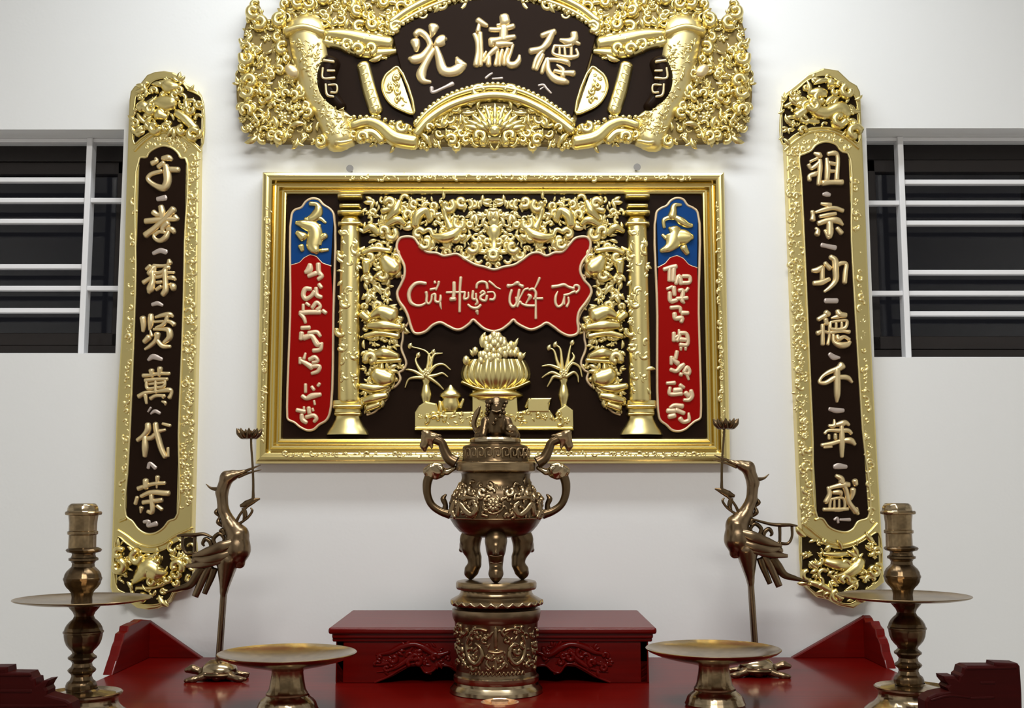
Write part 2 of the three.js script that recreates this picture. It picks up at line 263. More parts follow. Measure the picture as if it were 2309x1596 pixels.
// ================================================================ THE CURVED PLAQUE OVER THE PANEL
{
  const half = pairs('700 -130 662 -60 647 -10 641 22 628 46 606 52 594 34 584 10 572 12 566 42 556 75 552 110 543 150 538 200 541 250 550 285 575 313 615 325 660 326 720 328 770 335 800 326 840 322 900 330 935 338 1000 331 1060 333');
  const outline = [...half, [1115, 335], ...mirrored(half).reverse(), [1115, -175]];
  const t = thing('scroll_plaque', 'wide carved gold plaque shaped like an open scroll with three large characters on black', 'wall plaque', onWall(1115, 335, 0));
  part(t, 'backboard', lay(slab(soft(outline, 2), 26 , 4), 0.004), M.darkGold);
  const Z = 0.04;
  const fan = pairs('885 78 925 52 990 22 1060 4 1115 0 1170 3 1240 20 1305 48 1345 78 1330 135 1312 195 1290 268 1262 252 1215 220 1165 200 1112 192 1060 202 1010 222 965 254 938 290 925 240 905 160');
  const page = pairs('728 103 765 110 800 122 850 132 898 124 925 235 942 300 915 290 880 282 848 268 810 268 780 262 755 246 735 225 722 185 722 160 733 140');
  const pageR = mirrored(page, 1117);
  const roll = pairs('642 92 655 66 690 52 722 62 737 92 742 130 738 200 760 245 790 272 800 320 775 336 742 326 725 280 700 220 672 150');
  // leaf and flower carving
  const region = [...half, [1115, 334], [1115, -130]];
  const holes = [fan, page, roll];
  part(t, 'carved_foliage', laid([
    filigree(region, { step: 13, size: 11.5, lift: 11, hk: 1, seed: 3, holes, mirror: 1115 }),
    filigree(region, { step: 29, size: 17, kinds: [0, 1, 4, 5, 7, 9], h0: 6, lift: 10, seed: 9, holes, mirror: 1115 }),
  ], 0.03), M.gold, { kind: 'stuff' });
  part(t, 'fan_panel', lay(slab(fan, 8, 2), Z), M.black);
  part(t, 'page_panel', lay(slab(page, 5, 1.5), Z - 0.006), M.black);
  part(t, 'page_panel', lay(slab(pageR, 5, 1.5), Z - 0.006), M.black);
  // rolled scroll ends
  for (const m of [0, 1]) {
    const f = (pts) => m ? mirrored(pts, 1116) : pts, hand = m ? -1 : 1;
    const r = part(t, 'scroll_roll', laid([ribbon(f([[692, 66, 92], [699, 120, 88], [714, 190, 82], [742, 250, 76], [768, 318, 68]]), 30, 0.5), ribbon(f([[650, 80, 22], [690, 72, 24], [734, 84, 22]]), 40, 1.6), ribbon(f([[742, 318, 14], [768, 328, 18], [796, 322, 14]]), 30, 1.6)], Z - 0.012), M.goldSoft);
    part(r, 'scale_carving', laid(filigree(f(pairs('665 100 720 110 735 140 720 190 740 240 780 262 790 310 745 312 715 230 685 150')), { step: 7, size: 7, kinds: [4, 6, 5], h0: 27, lift: 2.5, hk: 1.2, seed: 21 + m }), Z - 0.012), M.gold, { kind: 'stuff' });
    const b = part(t, 'book_roll', laid([ribbon(f([[748, 140, 40], [736, 175, 44], [742, 212, 42], [768, 243, 30]]), 26, 0.6)], Z + 0.008), M.black);
    part(b, 'book_carving', laid([ribbon(f([[734, 145, 7], [756, 148, 7]]), 8, 0.6, false, 24), ribbon(f([[732, 162, 6], [732, 184, 6], [758, 184, 6]]), 8, 0.6, false, 24), ribbon(f([[742, 168, 6], [758, 168, 5]]), 8, 0.6, false, 24), ribbon(f([[738, 198, 6], [742, 222, 6], [756, 226, 5]]), 8, 0.6, false, 24), ribbon(f([[744, 200, 5], [762, 200, 5], [762, 216, 5], [750, 216, 5]]), 8, 0.6, false, 24)], Z + 0.008), M.letter);
    const sl = part(t, 'hanging_tablet', lay(ribbon(f([[820, 150, 31], [832, 200, 33], [848, 250, 33]]), 10, 0.5, false, 4), Z), M.gold);
    part(sl, 'tablet_carving', laid([0, 1, 2, 3, 4, 5].map((i) => ribbon(f([[812 + i * 5.6, 155 + i * 18, 4], [826 + i * 5.6, 151 + i * 18, 4], [822 + i * 5.6, 164 + i * 18, 4]]), 3, 0.6, false, 12.5)), Z), M.goldSoft);
    const halfMoon = f([...pairs('898 155 934 258 905 250 882 236 868 215 864 195 870 175 882 164')]);
    const d = part(t, 'half_disc', laid([slab(halfMoon, 10, 3), rim(halfMoon, 7, 5, 9)], Z), M.gold);
    part(d, 'disc_carving', laid(filigree(f(pairs('893 170 920 245 890 230 876 208 876 190')), { step: 10, size: 9, h0: 9, lift: 3, seed: 31 }), Z), M.gold, { kind: 'stuff' });
    part(t, 'coin', lay(bead(17, 0.5).scale(1.05, 0.8, 1).rotateZ(hand * 0.75).translate(m ? 1580 : 662, m ? 168 : 168, 24), Z), M.letter);
    part(t, 'beaded_band', laid([ribbon(f([[730, 97, 20], [768, 105, 22], [812, 122, 22], [855, 122, 24], [893, 118, 14]]), 12, 0.6, false, 4), ribbon(f([[738, 80, 26], [780, 82, 34], [830, 92, 40], [880, 100, 34]]), 18, 0.6, false, 2), ...Array.from({ length: 12 }, (_, i) => bead(5).translate(m ? 2232 - (745 + i * 13) : 745 + i * 13, 92 + 15 * Math.sin(i * 0.5), 16))], Z - 0.006), M.gold);
    part(t, 'ruyi_ribbon', laid([ribbon(f([[795, 285, 22], [830, 276, 26], [858, 286, 30], [890, 312, 36], [935, 322, 34]]), 18, 0.5, false, 4), ribbon(f([[808, 305, 24], [840, 300, 22], [862, 318, 20]]), 12, 0.5, false, 2), ...Array.from({ length: 10 }, (_, i) => bead(5.5).translate(m ? 2232 - (800 + i * 14) : 800 + i * 14, 268 + (i > 4 ? (i - 4) * 6 : 0), 14))], Z), M.gold);
  }
  // arches over and under the fan
  const arc = (pts, w, H, h0 = 0) => ribbon(pts.map(([x, y]) => [x, y, w]), H, 0.7, false, h0);
  const top = pairs('882 78 925 48 990 17 1060 -3 1115 -8 1170 -4 1240 14 1305 43 1348 76'), low = pairs('938 282 965 252 1010 222 1060 204 1112 196 1165 203 1215 224 1262 254 1290 276');
  const beads = (pts, n, r) => { const c = new THREE.CatmullRomCurve3(pts.map((p) => V(p[0], p[1], 0))); return c.getSpacedPoints(n).map((v) => bead(r).translate(v.x, v.y, 10)); };
  part(t, 'upper_arch', laid([arc(top.map(([x, y]) => [x, y - 6]), 12, 10, 6), arc(top.map(([x, y]) => [x, y - 24]), 20, 14, 3), beads(top, 44, 5)], Z), M.gold);
  part(t, 'lower_arch', laid([arc(low.map(([x, y]) => [x, y + 4]), 12, 12, 8), arc(low.map(([x, y]) => [x, y + 22]), 22, 14, 5), beads(low.map(([x, y]) => [x, y - 3]), 34, 6)], Z), M.gold);
  part(t, 'lotus_carving', laid([...[-5, -4, -3, -2, -1, 0, 1, 2, 3, 4, 5].map((i) => leaf(62 - Math.abs(i) * 3, 18, 0, 14).rotateZ(-Math.PI / 2 + i * 0.27).translate(1116 + i * 5, 298, 12)), ...[-3, -2, -1, 0, 1, 2, 3].map((i) => leaf(34, 18, 0, 16).rotateZ(-Math.PI / 2 + i * 0.36).translate(1116 + i * 5, 302, 18)), bead(14).translate(1116, 302, 26), ribbon([[1060, 318, 20], [1116, 312, 30], [1172, 318, 20]], 22)], Z - 0.012), M.gold);
  // the three characters and the small marks below them
  const A = [900, 40, 8.867], B = [1050, 20, 7.98];
  part(t, 'lettering', laid(strokes('690 190 200 670 300 130 640 390 50|720 560 80 800 500 190 880 440 190 940 430 70|330 350 120 400 290 130 500 340 130 580 440 120 620 560 120 560 680 130 450 800 160 300 840 170 200 820 70|320 480 180 340 570 150 340 660 90|700 640 90 600 800 120 490 1000 150 440 1150 190 490 1270 130 630 1290 60|740 600 100 800 800 150 880 1050 190 1000 1090 180 1150 1050 200 1250 960 190|1150 800 60 1210 920 160 1320 960 100', A, 9, 1.18), Z + 0.0095), M.letter, { label: 'raised gold character shaped like a running figure' });
  part(t, 'lettering', laid(strokes('220 210 110 290 260 110 380 310 80|250 270 70 220 410 90|160 460 80 210 600 90 220 780 90 190 1020 120|260 440 90 270 620 90 280 800 80 270 1020 80|300 900 60 370 770 40|330 960 60 450 810 90 560 720 110|690 150 170 710 240 180|570 300 60 620 290 60|440 380 90 600 380 90 860 320 100|460 590 140 570 570 110 700 540 110 880 510 90|690 330 140 680 560 160|470 570 130 460 660 100|560 650 120 700 640 110 840 640 70|420 860 80 410 1020 100|570 760 70 560 900 70 540 1020 80|660 740 60 620 900 70 610 1020 60|760 720 70 700 900 80 690 1010 70|850 650 60 810 800 60 760 930 80 790 1010 120 890 1010 120 950 940 100 970 840 50', B, 9, 1.14), Z + 0.0095), M.letter);
  part(t, 'lettering', laid(strokes('1370 490 90 1450 460 100 1600 420 110|1560 440 110 1470 620 130 1370 720 110 1170 770 120|1400 740 80 1280 900 90 1220 1080 80|1390 830 80 1310 1000 80 1270 1100 70|1460 900 60 1400 1060 80 1370 1160 70|1950 450 130 1950 560 140 1870 600 140 1700 560 60|1900 570 110 2050 640 60|1600 670 60 1570 800 60 1700 850 60 1900 880 90 2020 840 60 1990 730 50|1600 670 60 1800 680 60 1900 660 90|1690 690 50 1690 820 50|1780 700 50 1790 840 50|1900 640 60 1900 860 60|1480 890 60 1500 1150 110 1620 1270 140 1760 1310 130 1840 1330 80|1500 920 80 1680 930 80 1830 970 100 1870 1030 40|1640 1010 40 1750 1100 80 1750 1220 90|1600 1120 70 1740 1150 80 1880 1160 100 1940 1170 120', B, 9, 1.14), Z + 0.0095), M.letter);
  part(t, 'caption_mark', laid(strokes('650 1400 90 660 1490 80 900 1400 70 1070 1320 100', A, 4), Z + 0.0095), M.caption);
  part(t, 'caption_mark', laid(strokes('360 1250 50 430 1190 50 480 1160 40|480 1260 40 660 1250 50', B, 4), Z + 0.0095), M.caption);
  part(t, 'caption_mark', laid(strokes('1310 1380 40 1400 1370 50 1460 1440 50 1540 1520 40|1340 1450 30 1400 1410 30', B, 4), Z + 0.0095), M.caption);
}

// ================================================================ THE FRAMED PANEL
{
  const t = thing('framed_panel', 'large gold framed relief panel with a red cartouche and offerings carved on black', 'wall panel', onWall(1112, 1045, 0));
  const O = [[590, 388], [1635, 385], [1648, 1045], [575, 1045]].map((p) => onWall(p[0], p[1], 0.045)), I = [[652, 441], [1577, 441], [1594, 985], [637, 985]].map((p) => onWall(p[0], p[1], 0.02));
  const fx0 = (O[0].x + O[3].x) / 2, fx1 = (O[1].x + O[2].x) / 2, fy1 = (O[0].y + O[1].y) / 2, fy0 = (O[2].y + O[3].y) / 2, ix0 = (I[0].x + I[3].x) / 2, ix1 = (I[1].x + I[2].x) / 2, iy1 = (I[0].y + I[1].y) / 2, iy0 = (I[2].y + I[3].y) / 2;
  const outer = [[fx0, fy1], [fx1, fy1], [fx1, fy0], [fx0, fy0]], inner = [[ix0, iy1], [ix1, iy1], [ix1, iy0], [ix0, iy0]];
  const prof = [[0, 0.002], [0, 0.034], [0.03, 0.043], [0.08, 0.049], [0.2, 0.052], [0.32, 0.05], [0.4, 0.046], [0.43, 0.038], [0.46, 0.022], [0.52, 0.021], [0.55, 0.033], [0.6, 0.036], [0.66, 0.034], [0.7, 0.026], [0.74, 0.017], [0.79, 0.017], [0.81, 0.022], [0.86, 0.025], [0.92, 0.024], [0.96, 0.018], [1, 0.01], [1, 0.002]];
  for (let k = 0; k < 4; k++) {
    const a = outer[k], b = outer[(k + 1) % 4], c = inner[k], d = inner[(k + 1) % 4], pos = [], idx = [];
    for (const [s, z] of prof) { pos.push(a[0] + (c[0] - a[0]) * s, a[1] + (c[1] - a[1]) * s, z, b[0] + (d[0] - b[0]) * s, b[1] + (d[1] - b[1]) * s, z); }
    for (let i = 0; i < prof.length - 1; i++) idx.push(i * 2, i * 2 + 2, i * 2 + 1, i * 2 + 1, i * 2 + 2, i * 2 + 3);
    const g = new THREE.BufferGeometry(); g.setAttribute('position', new THREE.Float32BufferAttribute(pos, 3)); g.setIndex(idx);
    const r = part(t, 'frame_rail', toCreasedNormals(g, 0.55), M.frameGold);
    const along = [pairs('780 397 1560 396 1560 404 780 405'), pairs('1614 450 1622 450 1634 1000 1626 1000'), pairs('640 1020 1590 1020 1590 1029 640 1029'), pairs('602 450 610 450 595 1000 586 1000')][k];
    part(r, 'fret_carving', laid(filigree(along, { step: 9, size: 6, kinds: [0, 1, 2, 3, 6], lift: 0.6, hk: 0.7, seed: 40 + k }), 0.0485), M.goldSoft, { kind: 'stuff' });
  }
  const Z = 0.016;
  part(t, 'black_ground', box(ix0 - 0.01, ix1 + 0.01, iy0 - 0.01, iy1 + 0.01, 0.004, Z), M.black);
  // columns
  for (const m of [0, 1]) {
    const cx = m ? 1436 : 791, cb = m ? 1444 : 786, f = (pts) => m ? pts.map(([x, ...r]) => [cx - (x - 791), ...r]) : pts;
    const c = part(t, 'column', laid([ribbon([[cx, 500, 47], [(cx + cb) / 2, 700, 50], [cb + (m ? -1 : 1), 900, 54]], 20, 0.42, false), ...[[446, 28], [468, 24], [482, 28], [508, 27]].map(([y, w]) => ribbon([[cx - w + 3, y, 13], [cx + w - 3, y, 13]], 26, 2)), turned(cb + (m ? 2 : -2), [[903, 33], [912, 34], [925, 30], [928, 31], [935, 31], [938, 27], [946, 29], [955, 34], [962, 38], [970, 44], [978, 48], [980, 48]], { deep: 0.45 }), ribbon([[cb - 30, 917, 14], [cb + 30, 917, 14]], 24, 2), ribbon([[cb - 28, 934, 10], [cb + 28, 934, 10]], 24, 2)], Z), M.gold);
    part(c, 'dragon_coil', laid(filigree(f(pairs('773 515 809 515 805 890 769 890')), { step: 12, size: 11, kinds: [2, 3, 4, 5, 6, 9, 9], h0: 15, lift: 2.5, hk: 0.55, seed: 50 }), Z), M.gold, { kind: 'stuff' });
  }
  const cart = pairs('897 545 905 536 932 536 945 552 962 568 985 571 1000 577 1015 575 1030 573 1050 585 1072 597 1092 602 1114 608 1136 602 1160 597 1178 586 1198 572 1215 570 1232 577 1250 570 1268 568 1285 550 1298 537 1322 535 1331 545 1327 570 1312 592 1308 610 1316 630 1331 648 1333 660 1322 680 1306 702 1302 722 1304 745 1300 753 1284 757 1266 750 1247 736 1232 728 1218 736 1198 743 1180 737 1165 728 1158 721 1148 730 1130 743 1112 747 1092 741 1076 728 1067 721 1058 730 1040 742 1028 743 1010 735 993 727 976 733 960 747 945 752 934 750 926 733 920 712 912 695 900 678 896 660 905 640 912 622 912 600 902 578 895 560');
  const clear = cart.map(([x, y]) => [1114 + (x - 1114) * 1.045, 647 + (y - 647) * 1.07]);
  // openwork between the columns: ground of leaves, then birds, fruit and vessels
  const edge = pairs('895 538 905 553 892 560 893 575 905 590 917 612 914 620 906 624 912 640 900 655 896 670 905 690 916 705 922 725 910 745 908 765 905 785 916 820 908 835 900 840 903 855 893 870 876 880 874 895 862 910 845 928 828 935');
  const upper = pairs('895 538 930 536 945 550 962 566 985 568 1010 574 1035 580 1060 585 1088 595 1114 606');
  const zone = [...pairs('822 446 1112 446'), ...upper.slice().reverse(), ...edge, [822, 935]];
  part(t, 'carved_foliage', laid([filigree(zone, { step: 15, size: 11, lift: 6, seed: 61, mirror: 1112, holes: [clear] }), filigree(zone, { step: 27, size: 16, holes: [clear], kinds: [0, 1, 4, 5, 9, 9], h0: 3, lift: 6, seed: 66, mirror: 1112 })], Z), M.goldSoft, { kind: 'stuff' });
  const K1 = [700, 380, 5.498], K2 = [570, 700, 4.2];
  const bird = '1530 850 60 1640 870 130 1760 840 140 1850 760 90 1900 650 60|1660 520 70 1690 640 60 1740 760 110|1660 450 100 1690 500 80|1300 720 110 1330 600 130 1430 540 110 1480 640 60|1400 800 50 1480 770 60 1530 850 60', 
    fowl = '960 640 70 1060 540 120 1110 420 70|900 540 70 1040 500 70|940 720 60 1090 650 100 1170 700 60|660 790 60 760 740 100 850 820 60|660 1060 60 780 1010 70 990 1030 60',
    side1 = '920 1130 140 1000 1220 230 1060 1260 180|700 1180 110 700 1300 80|840 1340 110 880 1380 60',
    side2 = '1130 60 60 1220 20 130 1320 60 160|1100 150 60 1250 150 110 1400 170 60|1070 250 50 1200 220 60 1380 250 50|1160 420 60 1250 410 110 1370 440 60|1150 490 40 1280 480 40 1400 475 40|1170 600 130 1240 640 170 1310 650 130|1030 720 60 1150 740 80 1280 720 50|1060 860 60 1160 830 90 1270 810 60|1090 930 60 1200 890 60|1040 40 70 1100 90 60';
  const pieces = (txt, crop) => txt.split('|').map((s) => { const n = nums(s), p = []; for (let i = 0; i < n.length; i += 3) p.push([crop[0] + n[i] / crop[2], crop[1] + n[i + 1] / crop[2], n[i + 2] / crop[2]]); return p; });
  const two = (txt, crop, c) => pieces(txt, crop).map((p) => ribbon((c ? mirrored(p, c) : p).map(([x, y, w]) => [x, y, w * 1.1]), 16, 0.55, false, 10));
  for (const c of [0, 1112]) {
    part(t, 'bird_carving', laid(two(bird, K1, c), Z), M.gold);
    part(t, 'beast_carving', laid(two(fowl, K1, c), Z), M.gold);
    part(t, 'peach_carving', laid(two(side1, K1, c), Z), M.gold);
    part(t, 'vessel_carving', laid(two(side2, K2, c ? 1113 : 0), Z), M.gold);
    part(t, 'edge_cord', laid([ribbon((c ? mirrored(edge, 1113) : edge).map(([x, y]) => [x, y, 6]), 7, 0.9)], Z), M.cream);
  }
  part(t, 'censer_carving', laid([turned(1114, [[452, 2], [470, 6], [488, 13], [498, 15], [506, 13], [510, 9], [512, 17], [528, 18], [534, 13], [560, 10], [562, 20], [574, 21]], { deep: 0.7 }), ribbon([[1075, 562, 10], [1095, 552, 12], [1114, 558, 10], [1133, 552, 12], [1153, 562, 10]], 14), ribbon([[1096, 582, 8], [1114, 594, 10], [1132, 582, 8]], 10)], Z), M.gold);
  // red cartouche with four words
  const k = part(t, 'cartouche', laid([slab(cart, 11, 2)], Z + 0.001), M.red);
  part(k, 'cartouche_rim', laid([rim(cart, 7, 8)], Z + 0.0125), M.cream);
  const E1 = [900, 600, 10.495], E2 = [1110, 600, 10.495], zc = Z + 0.0148;
  part(k, 'lettering', laid(strokes('630 410 70 500 390 75 380 420 80 270 540 85 230 680 85 280 860 80 400 930 60 520 930 60 620 880 50|640 620 70 655 700 60 650 850 60 700 890 50 755 820 50 775 700 50|840 360 50 850 400 60|940 370 60 925 440 50 870 560 50|740 555 60 860 530 50|770 690 50 850 660 55 860 830 60 950 850 60 980 760 60 980 690 50|970 850 50 980 940 50 1000 1020 20', E1, 6, 1.2), zc), M.cream);
  part(k, 'lettering', laid(strokes('1300 390 80 1300 600 80 1280 780 80|1220 785 90 1320 780 90|1120 625 50 1350 620 50 1560 620 50|1460 270 70 1440 500 60 1435 800 60 1430 1080 60|1560 620 50 1545 780 60 1630 750 50 1640 620 40|1750 590 60 1740 770 60 1810 780 50 1820 650 50|1830 780 50 1850 870 60 1800 910 40|1630 910 50 1720 980 60 1850 990 70 1930 920 60|1840 1070 80 1860 1140 40|1830 520 50 1850 420 60 1950 370 60 2060 400 60 2090 530 60|2130 360 50 2220 430 50 2300 500 40 2400 545 30|1920 640 50 1980 590 50 2030 640 50 1930 720 60 1930 780 60 2040 820 60 2080 700 60|2090 620 40 2230 620 40 2270 700 50 2230 790 60 2150 790 60', E1, 6, 1.2), zc), M.cream);
  part(k, 'lettering', laid(strokes('370 470 90 480 450 50 600 400 90 640 440 60 720 480 80|460 570 60 420 700 60 420 870 60 490 960 70 560 900 60 640 560 60|560 740 50 590 850 50 680 700 40 760 560 50 850 530 50|590 960 50 660 840 50 700 890 50 800 930 60 1000 940 60|850 680 60 900 720 90 830 830 40 800 880 40|870 560 50 960 540 60 1030 620 60 1020 760 70|1010 520 40 1070 400 50 1120 280 60|1030 600 50 1030 900 50 1030 1240 60|980 770 50 1190 765 55', E2, 6, 1.2), zc), M.cream);
  part(k, 'lettering', laid(strokes('1420 490 80 1560 470 70 1700 440 70 1800 490 60 1930 530 70|1550 600 30 1500 720 60 1500 880 60 1560 960 60 1650 910 60 1700 760 50 1710 690 50|1700 690 60 1820 660 50 1900 620 60 1960 600 60|1710 690 40 1700 900 50|1800 740 50 1810 850 50 1760 960 60|1930 530 40 1950 460 50 2040 470 60 2050 560 50 1980 630 60', E2, 6, 1.2), zc), M.cream);
  // the two upright side tablets
  const tabs = [
    { o: '658 485 665 474 680 468 690 455 703 448 718 450 730 462 745 472 753 485 752 700 744 930 735 948 720 957 707 968 694 970 678 963 664 952 650 945 648 930 655 700', split: '657 598 676 592 686 582 700 575 714 579 727 593 746 600', F: [640, 440, 5.91], L: [640, 700, 5.7], 
      fl: '350 115 50 440 130 60 460 220 110 400 300 110 300 340 60|300 340 80 480 310 50 560 370 30|170 370 50 300 400 120 400 440 150 420 560 170 400 680 160 450 760 70|180 500 60 260 560 110|560 540 70 500 580 70|480 400 40 460 480 30|230 680 70 250 740 50|500 740 50 590 730 40',
      w: ['350 930 60 340 990 90 290 1030 50|330 1080 50 430 1040 60|460 920 60 470 1030 60 510 1080 50 460 1120 50', '360 1250 50 290 1250 60 260 1330 60 290 1380 60 360 1350 50 410 1290 60|430 1240 50 440 1330 60 500 1360 50|470 1190 50 500 1230 50', '260 1460 40 260 1540 40|220 1570 60 330 1560 60 480 1560 60|300 1440 40 340 1470 40|380 1500 50 440 1430 50 490 1480 40 450 1530 60|520 1540 50 560 1570 50|220 1580 50 270 1640 50 290 1700 40'],
      w2: ['230 225 50 330 220 50|230 290 60 220 370 50|260 350 70 360 330 60 430 440 60 480 430 40|320 290 50 430 280 50 470 330 40|390 350 40 450 430 40|490 420 40 470 500 50 380 515 50', '280 550 30 260 620 40|210 610 40 210 680 40|210 640 40 300 690 60 360 730 70|330 630 50 400 600 50 440 650 40 370 670 40|360 720 50 460 720 50 440 780 50 360 810 40', '280 950 40 280 1050 40|240 1100 50 290 1130 50 360 1100 70 470 1080 50|360 980 40 390 1020 40|460 940 40 440 970 40|390 1160 30 400 1210 30', '170 1280 50 270 1300 50|260 1240 30 260 1290 30|320 1250 50 330 1320 50|230 1340 50 240 1400 60 290 1440 50|290 1370 50 390 1350 50 420 1390 50 390 1430 40|370 1260 30 380 1290 30'] },
    { o: '1480 480 1490 470 1503 464 1512 453 1525 447 1540 450 1550 463 1562 469 1573 480 1575 700 1580 930 1578 943 1566 950 1556 958 1545 967 1530 972 1515 969 1503 958 1490 948 1485 935 1482 700', split: '1484 603 1500 594 1510 582 1526 577 1540 583 1553 597 1571 604', F: [1465, 440, 5.91], L: [1465, 700, 5.7],
      fl: '420 130 30 330 140 60 310 230 90 300 290 110|190 430 40 190 330 50 330 300 60 420 350 90 500 400 70 560 410 50|260 440 40 330 500 170 320 600 190 250 700 110 150 745 50|380 560 180 480 560 160 560 560 70|170 530 40 220 580 50|450 700 90 500 780 60',
      w: ['190 990 50 300 960 60 350 950 60|265 980 50 260 1140 50|320 980 60 310 1140 60|350 1180 50 390 1080 60 420 1180 60|440 1080 50 530 1090 50 530 1160 50 440 1170 50', '230 1250 40 300 1220 40|265 1300 50 280 1410 60 360 1400 50|320 1230 60 330 1330 50|390 1270 50 440 1270 50 430 1400 60 460 1440 30|360 1380 50 500 1370 50|510 1240 40 480 1280 40', '280 1500 50 400 1500 50 410 1560 40|330 1580 60 340 1640 60 430 1640 60 420 1690 50|430 1570 60 510 1570 50'],
      w2: ['310 290 50 310 390 50|375 250 30 380 330 50 350 390 50|320 350 40 360 330 40|390 290 50 470 300 50 480 440 50 390 440 50|390 370 60 470 380 50|400 480 40 400 510 30|460 480 40 460 510 30', '350 530 50 330 620 50|280 600 50 275 690 40|280 620 50 360 680 60|270 760 50 340 780 50 400 720 60 440 690 40|390 820 50 410 825 50|440 790 50 480 730 50 510 780 50 490 820 50 440 800 40|480 830 40 500 890 30', '220 935 40 320 930 50|260 990 40 255 1070 50 410 1070 50|320 1030 70 400 1020 60|390 960 50 440 990 40|460 1060 60 500 1100 60|530 1030 50 540 1100 60 500 1150 50 440 1150 40', '260 1250 40 310 1220 50 420 1230 60|230 1290 60 320 1290 60|340 1280 60 440 1320 50|250 1365 60 320 1350 60|390 1390 60 430 1430 50 500 1410 50 500 1320 30'] },
  ];
  for (const q of tabs) {
    const o = pairs(q.o), s = pairs(q.split), ym = s[0][1], topHalf = [...o.filter((p) => p[1] < ym)], lowHalf = o.filter((p) => p[1] > ym);
    const li = topHalf.filter((p) => p[0] < s[3][0]).sort((a, b) => b[1] - a[1]), ri = topHalf.filter((p) => p[0] >= s[3][0]).sort((a, b) => a[1] - b[1]);
    const b = part(t, 'upright_tablet', laid([slab([...s, ...lowHalf.filter((p) => p[0] >= s[3][0]).sort((a, c) => a[1] - c[1]), ...lowHalf.filter((p) => p[0] < s[3][0]).sort((a, c) => c[1] - a[1])], 5, 1)], Z + 0.001), M.red);
    part(b, 'blue_field', laid([slab([...s.slice().reverse(), ...li, ...ri], 5, 1)], Z + 0.001), M.blue);
    part(b, 'tablet_rim', laid([rim(o, 6, 6), ribbon(s.map((p) => [...p, 5]), 6)], Z + 0.004), M.cream);
    part(b, 'lotus_emblem', laid(strokes(q.fl, q.F, 10, 1.3), Z + 0.006), M.gold);
    q.w.forEach((w) => part(b, 'lettering', laid(strokes(w, q.F, 5, 1.2), Z + 0.006), M.cream));
    q.w2.forEach((w) => part(b, 'lettering', laid(strokes(w, q.L, 5, 1.2), Z + 0.006), M.cream));
  }
  // offerings in the lower middle
  part(t, 'altar_carving', laid([slab(pairs('936 930 945 915 960 905 985 910 990 930 1065 928 1065 880 1165 880 1168 928 1185 925 1240 925 1252 945 1256 925 1275 912 1292 925 1293 970 936 970'), 14, 4), ribbon([[938, 966, 10], [1290, 966, 10]], 20, 2), ...filigree(pairs('948 930 1280 930 1280 958 948 958'), { step: 14, size: 10, h0: 13, lift: 3, seed: 71 })], Z), M.gold);
  const bowl = part(t, 'fruit_bowl_carving', laid([turned(1118, [[812, 66], [820, 71], [830, 76], [842, 79], [852, 78], [862, 71], [871, 58], [880, 46]], { deep: 0.5, ribs: 11, ribDepth: 0.16 }), ribbon([[1042, 862, 8], [1075, 876, 9], [1118, 881, 9], [1160, 876, 9], [1194, 862, 8]], 34, 3), turned(1118, [[881, 48], [887, 60], [893, 62], [898, 50], [902, 46]], { deep: 0.6 })], Z), M.gold);
  seedValue = 99; const fruit = [];
  for (let k = 0; k < 62; k++) { const t = k / 61, y = 816 - 56 * t, half = 64 * Math.pow(1 - t, 0.75) + 4, x = 1118 + (rnd() * 2 - 1) * half; fruit.push(bead(6.5 + 2.5 * rnd(), 0.9).scale(1, 1.35, 1).translate(x, y, 10 + 16 * Math.sqrt(Math.max(0, 1 - ((x - 1118) / (half + 6)) ** 2)))); }
  part(bowl, 'fruit_pile', laid([...fruit, leaf(30, 13, 0.3, 6).rotateZ(-1.75).translate(1089, 786, 20), leaf(16, 9, 0.3, 5).rotateZ(-1.4).translate(1090, 766, 18), leaf(30, 16, -0.2, 6).rotateZ(-1.4).translate(1128, 786, 20), leaf(30, 9, 0.3, 6).rotateZ(-1.35).translate(1158, 792, 20), leaf(28, 9, -0.5, 6).rotateZ(-2.1).translate(1118, 788, 18), leaf(18, 8, -0.3, 6).rotateZ(-1.9).translate(1068, 806, 18), leaf(18, 8, 0.3, 6).rotateZ(-1.2).translate(1176, 812, 18)], Z), M.goldSoft);
  part(t, 'lidded_pot_carving', laid([turned(1016, [[868, 3], [872, 6], [880, 14], [888, 24], [894, 25], [897, 20], [900, 18], [908, 21], [918, 20], [928, 14]], { deep: 0.7 }), ribbon([[992, 905, 9], [994, 925, 12], [990, 945, 8]], 12), ribbon([[1045, 900, 8], [1038, 918, 10]], 10)], Z), M.gold);
  part(t, 'box_carving', laid([slab(pairs('1190 905 1197 898 1244 898 1236 912 1238 930 1190 930'), 18, 3), ribbon([[1194, 900, 10], [1186, 918, 9]], 20), ribbon([[1238, 902, 8], [1234, 922, 8]], 20)], Z), M.gold);
